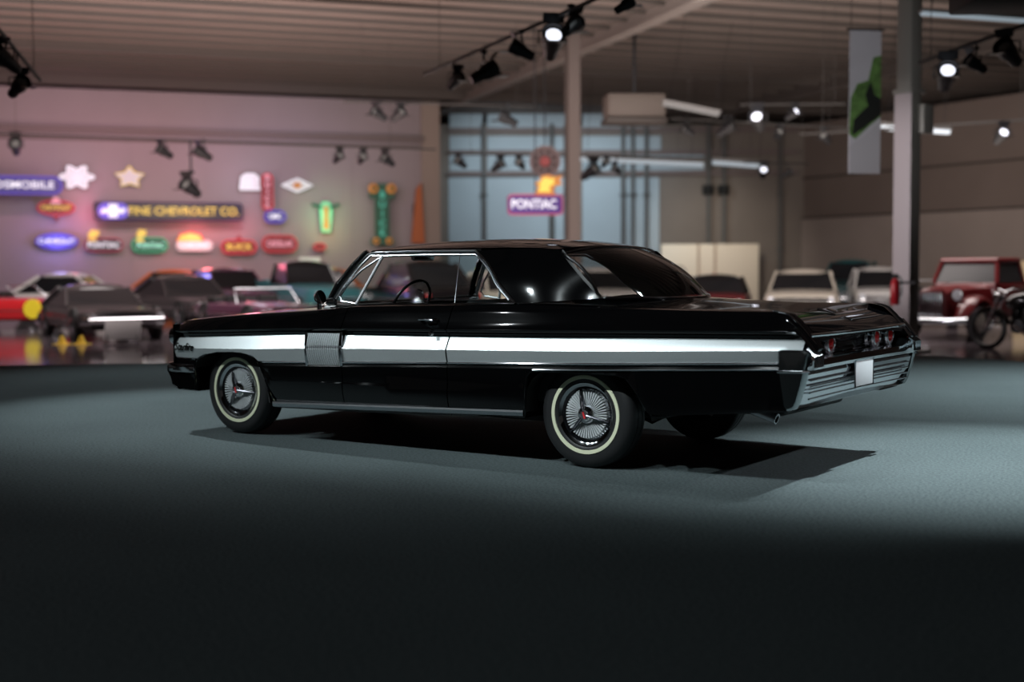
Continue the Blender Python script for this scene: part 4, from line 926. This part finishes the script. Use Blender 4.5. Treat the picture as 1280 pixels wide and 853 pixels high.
# ---------------------------------------------------------------- wheels
def wheel(x, s, z=.34):
    M = Matrix.Translation((x, s*.775, z)) @ Matrix.Rotation(-s*PI/2, 4, 'X')     # local +Z points outwards
    R_ = z
    tyre = obj('wheel', lathe(B(), [(.19, .075), (.205, .092), (.218, .097), (.253, .099), (.285, .100), (.31, .094), (.328, .080), (R_-.004, .066), (R_, .05), (R_, .03), (R_-.006, .028), (R_-.006, .022), (R_, .02), (R_, -.02), (R_-.006, -.022), (R_-.006, -.028), (R_, -.03), (R_, -.05), (.328, -.08), (.30, -.096), (.25, -.10), (.19, -.08)], 64, M), RUBBER, car, smooth=40, label='black tyre with thin whitewall and finned chrome cover')
    obj('whitewall', lathe(B(), [(.2245, .096), (.2265, .1025), (.2485, .1035), (.2505, .098)], 64, M), WHITEWALL, tyre)
    obj('rim', lathe(B(), [(.13, .05), (.165, .062), (.178, .085), (.19, .092), (.199, .096), (.204, .088), (.203, .075)], 64, M), CHROME, tyre)
    obj('rim_well', lathe(B(), [(0, .040), (.155, .048), (.176, .086)], 48, M), mat('cover_dark', (.015, .015, .018), .3, .6), tyre)
    bm = B()
    for i in range(48):
        Mi = M @ Matrix.Rotation(2*PI*i/48, 4, 'Z')
        V = [bm.verts.new(Mi @ Vector(p)) for p in ((.062, -.002, .06), (.062, .002, .06), (.150, .0055, .055), (.150, -.0055, .055), (.062, -.0016, .080), (.062, .0016, .080), (.150, .0042, .086), (.150, -.0042, .086))]
        for f in ((4, 5, 6, 7), (0, 4, 7, 3), (1, 2, 6, 5), (3, 7, 6, 2), (0, 1, 5, 4)): bm.faces.new([V[k] for k in f])
    bmesh.ops.recalc_face_normals(bm, faces=bm.faces)
    obj('cover_fins', bm, mat('fin_chrome', (.9, .93, .95), .35, .3), tyre, smooth=0)
    obj('hub_dome', lathe(B(), [(.064, .068), (.060, .086), (.052, .098), (.040, .102), (.036, .108), (.02, .114), (0, .116)], 32, M), CHROME, tyre)
    sp = B()
    for k in range(3):
        Mi = M @ Matrix.Rotation(2*PI*k/3+(.25 if x > 1 else .1)*s, 4, 'Z')
        tube(sp, [Mi @ Vector(p) for p in ((.02, 0, .108), (.07, 0, .104), (.125, 0, .088), (.165, 0, .078))], [.018, .016, .013, .009], 8, [.01, .01, .008, .005])
    obj('spinner', sp, mat('spinner_dark', (.25, .25, .28), .2, 1), tyre)
    obj('hub_badge', lathe(B(), [(.03, .110), (.026, .1145), (0, .1175)], 24, M), mat('badge_silver', (.5, .5, .52), .25, .9), tyre)
    obj('hub_mark', bx((-.006, -.024, .1165), (.006, .024, .1185), M=M @ Matrix.Rotation(.35, 4, 'Z')), mat('badge_red', (.6, .03, .04), .4, emit=(.8, .05, .05), es=.1), tyre, smooth=0)
    obj('valve_stem', tube(B(), [M @ Vector((.0, -.188, .085)), M @ Vector((.0, -.186, .105))], .004, 6), CHROME, tyre)
    obj('brake_drum', lathe(B(), [(.14, -.09), (.14, .02), (0, .02)], 24, M), BLACK, tyre)
for x in (0, 3.124):
    for s in (-1, 1): wheel(x, s)

# ================================================================ CARS PARKED IN THE HALL
def bgcar(px, depth, head, label, paint, L=4.9, W=1.88, H=1.36, style='sedan', roof=None, chrome=True, low=0, cat='car', yoff=0):
    """head: angle of the nose from straight at the camera, positive turns it to picture right. local: nose toward -Y"""
    p = K(px, 400, depth); to = math.atan2(CAM[1]-p.y, CAM[0]-p.x)    # direction to the camera
    rz = to+math.radians(head)+PI/2
    t = thing('parked_car', label, cat, (p.x, p.y, FLOOR), rz)
    roof = roof or paint; hb = H*.60; g0 = .22
    st = [(-L/2, .80, .34, hb*.80), (-L/2+.12, .93, .28, hb*.87), (-L/2+.6, .98, g0, hb*.92), (-L*.12, 1, g0, hb*.99), (L*.1, 1, g0, hb), (L/2-1.0, 1, g0, hb*.98), (L/2-.25, .95, .28, hb*.93), (L/2, .84, .36, hb*.84)]
    xs = [a[0] for a in st]; fw_, fb_, ft_ = (pch(xs, [a[i] for a in st]) for i in (1, 2, 3))
    rows = []
    for y in np.linspace(-L/2, L/2, 26):
        w_ = fw_(y)*W/2; zb, zt = fb_(y), ft_(y)
        sec = [(.0, zb), (.86, zb), (.97, zb+.06), (1.0, zb+(zt-zb)*.45), (.985, zb+(zt-zb)*.72), (.94, zt-.045), (.86, zt-.01), (.5, zt+.018), (0, zt+.028)]
        rows.append([(w_*a, y, z) for a, z in sec]+[(-w_*a, y, z) for a, z in sec[::-1][1:-1]])
    bm = grid(B(), rows, close_v=True); bm.faces.new([bm.verts[i] for i in range(len(rows[0]))] if bm.verts.ensure_lookup_table() is None else [])
    bm.faces.new(list(bm.verts)[-len(rows[0]):]); clean(bm)
    obj('body', bm, paint, t, smooth=35)
    # cabin
    y0, y1, y2, y3 = {'sedan': (-.75, -.15, 1.1, 1.75), 'hardtop': (-.6, .05, 1.1, 1.85), 'coupe': (-.5, .1, .75, 1.9), 'open': (-.5, -.15, 0, 0), 'truck': (-.55, -.2, .55, .65)}[style]
    zb_ = hb*.98; zt = H
    wb_, wt_ = W*.44, W*.36
    def ring(w_, ya, yb, z): return [(-w_, ya, z), (w_, ya, z), (w_, yb, z), (-w_, yb, z)]
    if style != 'open':
        bm = grid(B(), [ring(wb_, y0, y3, zb_), ring(wb_*.98, y0+.06, y3-.06, zb_+.03), ring(wt_, y1, y2, zt-.10)], close_v=True); clean(bm)
        obj('windows', bm, DARKGLASS, t, smooth=0)
        rr = [[(wt_*1.03*a, y1-.05+(y2-y1+.1)*b, zt-.13+.14*math.sin(PI*min(max((a+1)/2, .0), 1))**.4*math.sin(PI*b)**.3) for a in np.linspace(-1, 1, 9)] for b in np.linspace(0, 1, 9)]
        obj('roof', clean(grid(B(), rr)), roof, t, smooth=60)
        for a in (-1, 1):
            for (ya, yb) in ((y0, y1), (y3, y2)):
                obj('pillar', tube(B(), [(a*wb_, ya, zb_), (a*wt_*1.02, yb, zt-.10)], .035 if ya == y0 else .06, 6), roof, t)
    else:
        obj('windshield', tube(B(), [(-wb_*.95, y0, zb_), (-wb_*.85, y1, zb_+.34), (wb_*.85, y1, zb_+.34), (wb_*.95, y0, zb_)], .014, 6), SATIN, t)
        for a in (-.42, .42): obj('seat', bx((a-.25, .35, zb_-.1), (a+.25, .6, zb_+.18), .06), BLACK, t)
        obj('folded_top', bx((-wb_*.9, 1.0, zb_-.05), (wb_*.9, 1.5, zb_+.13), .06), BLACK, t)
    if style == 'truck': obj('cargo_bed', bx((-W*.46, .8, hb*.9), (W*.46, L/2-.05, hb*1.12), .03), paint, t)
    bmw = B()
    for a in (-1, 1):
        for y in (-L*.31, L*.28):
            M = Matrix.Translation((a*(W/2-.10), y, .33)) @ Matrix.Rotation(a*PI/2, 4, 'Y')
            wo = obj('wheel', lathe(B(), [(0, -.08), (.27, -.09), (.33, -.05), (.33, .06), (.28, .10), (.18, .10), (0, .09)], 20, M), RUBBER, t)
            obj('hubcap', lathe(B(), [(.19, .10), (.15, .125), (0, .135)], 16, M), SATIN, wo)
            obj('arch_shade', lathe(B(), [(0, .0), (.37, .0), (.37, .088), (.0, .088)], 20, M), BLACK, t)  # black disc put in for the shade of a wheel opening that is not cut
    cm = CHROME if chrome else paint
    for y, sg in ((-L/2-.04, -1), (L/2+.04, 1)):
        bp_ = obj('bumper', tube(B(), [(-W*.47, y-sg*.22, .44), (-W*.42, y, .43), (0, y+sg*.05, .43), (W*.42, y, .43), (W*.47, y-sg*.22, .44)], .035, 8, .07), cm, t)
    obj('grille', (lambda bm: [box(bm, (-W*.33, -L/2-.02, .50+.05*i), (W*.33, -L/2+.04, .525+.05*i)) for i in range(4)] and bm)(B()), SATIN, t, smooth=0)
    for a in (-1, 1):
        M = Matrix.Translation((a*W*.38, -L/2+.03, hb*.72)) @ Matrix.Rotation(PI/2, 4, 'X')
        hl = obj('headlamp', lathe(B(), [(.06, 0), (.10, .03), (.10, .06), (.085, .055)], 16, M), CHROME, t)
        obj('lamp_glass', lathe(B(), [(.085, .05), (.04, .075), (0, .08)], 16, M), mat('bg_lamp_glass', (.55, .56, .6), .15, coat=1), hl)
        obj('tail_lamp', bx((a*W*.38-.09, L/2-.05, hb*.66), (a*W*.38+.09, L/2+.02, hb*.78), .02), TAILRED, t)
        obj('side_moulding', tube(B(), [(a*W*.501, y, hb*.62) for y in np.linspace(-L*.40, L*.42, 8)], .012, 6), CHROME, t)
    return t
P_RED = mat('bg_red_paint', (.50, .02, .025), .25, coat=.6); P_DK = mat('bg_charcoal_paint', (.035, .03, .032), .25, coat=.6); P_WH = mat('bg_white_paint', (.62, .6, .58), .3, coat=.5)
P_PU = mat('bg_maroon_paint', (.07, .02, .045), .25, coat=.6); P_TE = mat('bg_teal_paint', (.05, .17, .19), .3, coat=.5); P_BK = mat('bg_black_paint', (.006, .006, .007), .2, coat=.8); P_OR = mat('bg_orange_paint', (.5, .14, .05), .35)
P_DR = mat('bg_dark_red_paint', (.16, .012, .015), .25, coat=.6); P_CR = mat('bg_cream_paint', (.5, .45, .38), .3, coat=.5)
r = bgcar(20, 33.5, 62, 'open bright red car with dark seats at the far left', P_RED, style='open', H=1.3, L=4.6)
obj('round_plate', lathe(B(), [(0, .03), (.24, .03), (.25, 0), (0, 0)], 24, Matrix.Translation((-.93, -.95, .52)) @ Matrix.Rotation(-PI/2, 4, 'Y')), mat('yellow_disc', (.75, .6, .03), .5), r, label='yellow round disc')
bgcar(108, 38, 70, 'white-roofed car behind the charcoal car on the left', P_WH, style='hardtop', H=1.42, L=5.0)
bgcar(124, 28.8, 14, 'charcoal car with pale bumper facing the stage at left', P_DK, style='coupe', H=1.2, L=4.5, W=1.85)
bgcar(236, 34.5, 24, 'charcoal car with white nose right behind the stage car hood', P_DK, style='coupe', H=1.36, L=4.6)
bgcar(288, 40.2, 24, 'dark maroon car in the second row between charcoal car and teal pickup', P_PU, style='sedan', H=1.55, L=4.7, W=1.9)
bgcar(236, 44.2, 82, 'small orange car peeking over the charcoal car roof', P_OR, style='sedan', H=1.5, L=4.0)
bgcar(382, 39.2, 25, 'teal pickup with dark cab near the black car hood', P_TE, style='truck', H=1.75, L=4.8, roof=P_BK, cat='pickup')
bgcar(325, 30.6, 24, 'low maroon car nearest the black car hood', P_PU, style='open', H=1.2, L=4.3)
bgcar(424, 43.6, 85, 'orange car behind the black car windshield pillar', P_OR, style='sedan', H=1.55, L=4.0)
bgcar(520, 37, 205, 'tall black car seen through the front side window', P_BK, style='sedan', H=1.72, L=4.8, W=2.0)
bgcar(633, 37, 20, 'cream car seen through the rear quarter window', P_CR, style='sedan', H=1.45, L=4.8)
bgcar(752, 37, 10, 'white car seen through the near corner of the rear window', P_WH, style='sedan', H=1.5, L=4.8)
bgcar(893, 36.5, -3, 'dark red car with black top behind the black car trunk', P_DR, style='sedan', H=1.28, L=5.0, roof=P_BK, W=2.0)
bgcar(1003, 36.5, -1, 'wide cream white car facing the stage behind the trunk', P_CR, style='hardtop', H=1.42, L=5.2, W=2.05)
bgcar(1062, 43.5, -10, 'dark teal car between the cream car and the pale column', mat('bg_dark_teal', (.01, .05, .055), .3, coat=.5), style='sedan', H=1.72, L=4.4, W=1.7)
bgcar(1098, 38.4, 5, 'white car just left of the pale column', P_WH, style='sedan', H=1.48, L=4.6, W=1.7)
bgcar(1166, 33, 12, 'white car right of the pale column', P_WH, style='open', H=1.35, L=4.4, W=1.7)
# old dark red pickup
def old_truck():
    px, depth, head = 1218, 27, -28
    p = K(px, 400, depth); to = math.atan2(CAM[1]-p.y, CAM[0]-p.x); rz = to+math.radians(head)+PI/2
    t = thing('vintage_truck', 'dark red vintage truck with round fenders at the right', 'truck', (p.x, p.y, FLOOR), rz)
    RD = mat('truck_red', (.13, .012, .014), .28, coat=.6)
    rows = []
    for y, w_, zb, zt in ((-1.75, .26, .5, .98), (-1.7, .34, .45, 1.06), (-1.2, .42, .42, 1.12), (-.6, .55, .42, 1.16), (-.45, .66, .42, 1.16)):
        rows.append([(w_*a, y, zb+(zt-zb)*b) for a, b in ((0, 0), (1, 0), (1, .6), (.9, .85), (.6, .97), (0, 1), (-.6, .97), (-.9, .85), (-1, .6), (-1, 0))])
    bm = grid(B(), rows, close_v=True); bm.verts.ensure_lookup_table(); bm.faces.new(list(bm.verts)[:10]); obj('hood', clean(bm), RD, t, smooth=40)
    obj('cab', bx((-.72, -.45, .42), (.72, .75, 1.16), .08, 3), RD, t)
    bm = grid(B(), [[(-.70, -.42, 1.15), (.70, -.42, 1.15), (.70, .72, 1.15), (-.70, .72, 1.15)], [(-.60, -.24, 1.56), (.60, -.24, 1.56), (.60, .66, 1.56), (-.60, .66, 1.56)]], close_v=True); obj('cab_windows', bm, mat('truck_glass', (.03, .03, .032), .25), t, smooth=0)
    obj('roof', bx((-.66, -.30, 1.54), (.66, .72, 1.66), .055, 3), RD, t)
    for a in (-1, 1):
        for q0, q1 in (((.70, -.42), (.61, -.25)), ((.70, .72), (.61, .66))): obj('pillar', tube(B(), [(a*q0[0], q0[1], 1.14), (a*q1[0], q1[1], 1.57)], .045, 6), RD, t)
        fr = [(a*.70, -1.25+.52*math.cos(th), .36+.50*math.sin(th)) for th in np.linspace(PI, -.0, 14)]
        bm = B(); rws = []
        for x_, y_, z_ in fr: rws.append([(x_-a*.20, y_, z_-.05), (x_-a*.18, y_, z_+.03), (x_, y_, z_+.055), (x_+a*.14, y_, z_+.02), (x_+a*.17, y_, z_-.05)])
        obj('front_fender', clean(grid(bm, rws)), RD, t, smooth=60)
        obj('running_board', bx((a*.60-.0 if a > 0 else -.88, -.75, .32), (.88 if a > 0 else -.60, .9, .37), .015), BLACK, t)
        rws = []
        for th in np.linspace(PI, 0, 12): rws.append([(a*(.62+d_), 1.35+.50*math.cos(th), .34+.48*math.sin(th)+h_) for d_, h_ in ((0, 0), (.03, .04), (.16, .03), (.26, -.03))])
        obj('rear_fender', clean(grid(B(), rws)), RD, t, smooth=60)
        for y in (-1.25, 1.35):
            M = Matrix.Translation((a*.72, y, .36)) @ Matrix.Rotation(a*PI/2, 4, 'Y')
            wo = obj('wheel', lathe(B(), [(0, -.07), (.30, -.08), (.36, -.04), (.36, .05), (.31, .08), (.2, .08), (0, .07)], 24, M), RUBBER, t)
            obj('hubcap', lathe(B(), [(.20, .08), (.16, .10), (0, .12)], 16, M), mat('cream_wheel', (.5, .46, .4), .4), wo)
        hl = obj('headlamp', lathe(B(), [(0, -.14), (.06, -.12), (.12, 0), (.13, .02), (.115, .02)], 20, Matrix.Translation((a*.50, -1.62, .92)) @ Matrix.Rotation(PI/2, 4, 'X')), CHROME, t)
        obj('lamp_glass', lathe(B(), [(.115, .015), (0, .04)], 20, Matrix.Translation((a*.50, -1.62, .92)) @ Matrix.Rotation(PI/2, 4, 'X')), mat('bg_lamp_glass'), hl)
    for i in range(9): obj('grille_bar', bx((-.24+i*.06-.008, -1.80, .5), (-.24+i*.06+.008, -1.74, .98), .004), SATIN, t)
    obj('front_bumper', tube(B(), [(-.85, -1.85, .42), (-.5, -1.98, .40), (.5, -1.98, .40), (.85, -1.85, .42)], .03, 8, .06), SATIN, t)
    for i in range(5): obj('bed_side_board', bx((-.70, .80, .62+i*.11), (.70, 2.25, .71+i*.11), .01), RD, t)
old_truck()
# black motorcycle at the right edge
p = K(1302, 400, 22.6); to = math.atan2(CAM[1]-p.y, CAM[0]-p.x)
t = thing('motorcycle', 'black motorcycle with tall wheels at the right edge', 'motorcycle', (p.x, p.y, FLOOR), to+math.radians(-28))
for x in (-.42+.72*0, 1.02):   # local: wheels along Y
    M = Matrix.Translation((0, -x if x > 0 else .40, .36)) @ Matrix.Rotation(PI/2, 4, 'Y')
    wo = obj('wheel', lathe(B(), [(.30, -.05), (.36, -.03), (.375, 0), (.36, .03), (.30, .05), (.29, 0)], 36, M, True), RUBBER, t)
    obj('spokes', (lambda bm: [tube(bm, [M @ Vector((.03*math.cos(a), .03*math.sin(a), (-1)**i*.02)), M @ Vector((.30*math.cos(a), .30*math.sin(a), 0))], .005, 4) for i, a in enumerate([2*PI*i/18 for i in range(18)])] and bm)(B()), SATIN, wo)
    obj('hub', lathe(B(), [(0, -.06), (.05, -.06), (.05, .06), (0, .06)], 12, M), SATIN, wo)
    bm = B(); grid(bm, [[(dx, (-x if x > 0 else .40)+.41*math.cos(a), .36+.41*math.sin(a)) for dx in (-.08, -.05, .05, .08)] for a in np.linspace(.2, PI-.2, 12)]); obj('mudguard', bm, P_BK, t)
obj('fuel_tank', (lambda bm: lathe(bm, [(0, -.30), (.10, -.26), (.15, -.1), (.15, .1), (.10, .25), (0, .28)], 16, Matrix.Translation((0, -.38, .86)) @ Matrix.Rotation(PI/2+.1, 4, 'X')))(B()), P_BK, t)
obj('engine', (lambda bm: [lathe(bm, [(0, 0), (.13, 0), (.13, .3), (0, .3)], 14, Matrix.Translation((-.15, -.38, .42)) @ Matrix.Rotation(PI/2, 4, 'Y')), *[box(bm, (-.10, -.52+.22*k, .52), (.10, -.38+.22*k, .76), .02) for k in (0, 1)]] and bm)(B()), DARKMETAL, t)
obj('saddle', bx((-.14, -.12, .80), (.14, .34, .90), .045, 3), BLACK, t)
obj('handlebar', tube(B(), [(-.38, -.45, 1.02), (-.25, -.68, 1.08), (0, -.72, 1.02), (.25, -.68, 1.08), (.38, -.45, 1.02)], .014, 8), CHROME, t)
obj('fork', (lambda bm: [tube(bm, [(a*.09, -1.02, .36), (a*.09, -.72, 1.02)], .022, 8) for a in (-1, 1)] and bm)(B()), CHROME, t)
obj('headlamp', lathe(B(), [(0, -.12), (.08, -.08), (.10, .02), (0, .04)], 18, Matrix.Translation((0, -.85, .92)) @ Matrix.Rotation(PI/2, 4, 'X')), CHROME, t)
obj('exhaust_pipe', tube(B(), [(.16, -.45, .45), (.18, -.2, .28), (.18, .65, .26)], [.02, .025, .04], 10), CHROME, t)
obj('kickstand', tube(B(), [(-.1, -.2, .3), (-.28, -.15, .012)], .012, 6), DARKMETAL, t)
# floor sign board, small yellow floor things, red display piece
c = Vector((K(151, 400, 25.6).x, K(151, 400, 25.6).y, FLOOR))
t = thing('floor_sign', 'white sloping sign board standing in front of the charcoal car', 'sign', c, -YAW)
obj('panel', bx((-.36, -.01, .12), (.36, .01, .52), .004, M=Matrix.Rotation(.35*-1, 4, 'X')), mat('floor_sign_white', (.75, .70, .70), .5, emit=(1, .95, .95), es=.03), t)
for a in (-.3, .3): obj('leg', tube(B(), [(a, .06, .2), (a, .02, 0)], .012, 6), DARKMETAL, t)
obj('foot', bx((-.36, -.1, 0), (.36, .14, .015)), DARKMETAL, t, smooth=0)
for px, lb in ((77, 'small yellow floor marker, left of the pair by the charcoal car'), (101, 'small yellow floor marker, right of the pair by the charcoal car')):
    c = K(px, 400, 26.0); t = thing('floor_marker', lb, 'marker', (c.x, c.y, FLOOR), group='yellow floor markers')
    obj('cone', lathe(B(), [(.12, 0), (.12, .02), (.09, .025), (.03, .17), (0, .18)], 16), mat('marker_yellow', (.75, .5, .03), .5), t)
    obj('base', bx((-.14, -.14, 0), (.14, .14, .015), .004), mat('marker_yellow'), t)
c = WB.hit(893, 352, 2.0); t = thing('fuel_pump', 'slim red vintage fuel pump in front of the cream board', 'fuel pump', (c.x, c.y, FLOOR))
h_ = c.z-FLOOR; obj('body', bx((-.28, -.28, 0), (.28, .28, h_*.92), .06), REDPAINT, t); obj('globe', lathe(B(), [(0, 0), (.12, .02), (.2, .2), (.12, .38), (0, .42)], 18, Matrix.Translation((0, 0, h_*.92))), REDPAINT, t)
obj('hose', tube(B(), bez((.3, 0, 1.2), (.5, 0, .2), (.32, 0, .9)), .03, 6), BLACK, t)
c = WR.hit(1278, 352, .3); wd = .9
t = thing('lit_panel', 'tan lit panel on the right wall at the picture edge', 'board', c)
obj('panel', bx((-.35, -.75, -.1), (1.2, .75, .05), .02, M=WR.mat(Vector((0, 0, 0)))), mat('tan_panel', (.6, .47, .3), .5, emit=(1, .75, .45), es=.15), t)
obj('panel_frame', (lambda bm: [box(bm, lo, hi, M=WR.mat(Vector((0, 0, 0)))) for lo, hi in (((-.4, -.8, 0), (-.35, .8, .08)), ((1.2, -.8, 0), (1.25, .8, .08)), ((-.4, .75, 0), (1.25, .8, .08)), ((-.4, -.8, 0), (1.25, -.75, .08)))] and bm)(B()), m_ledge, t, smooth=0)
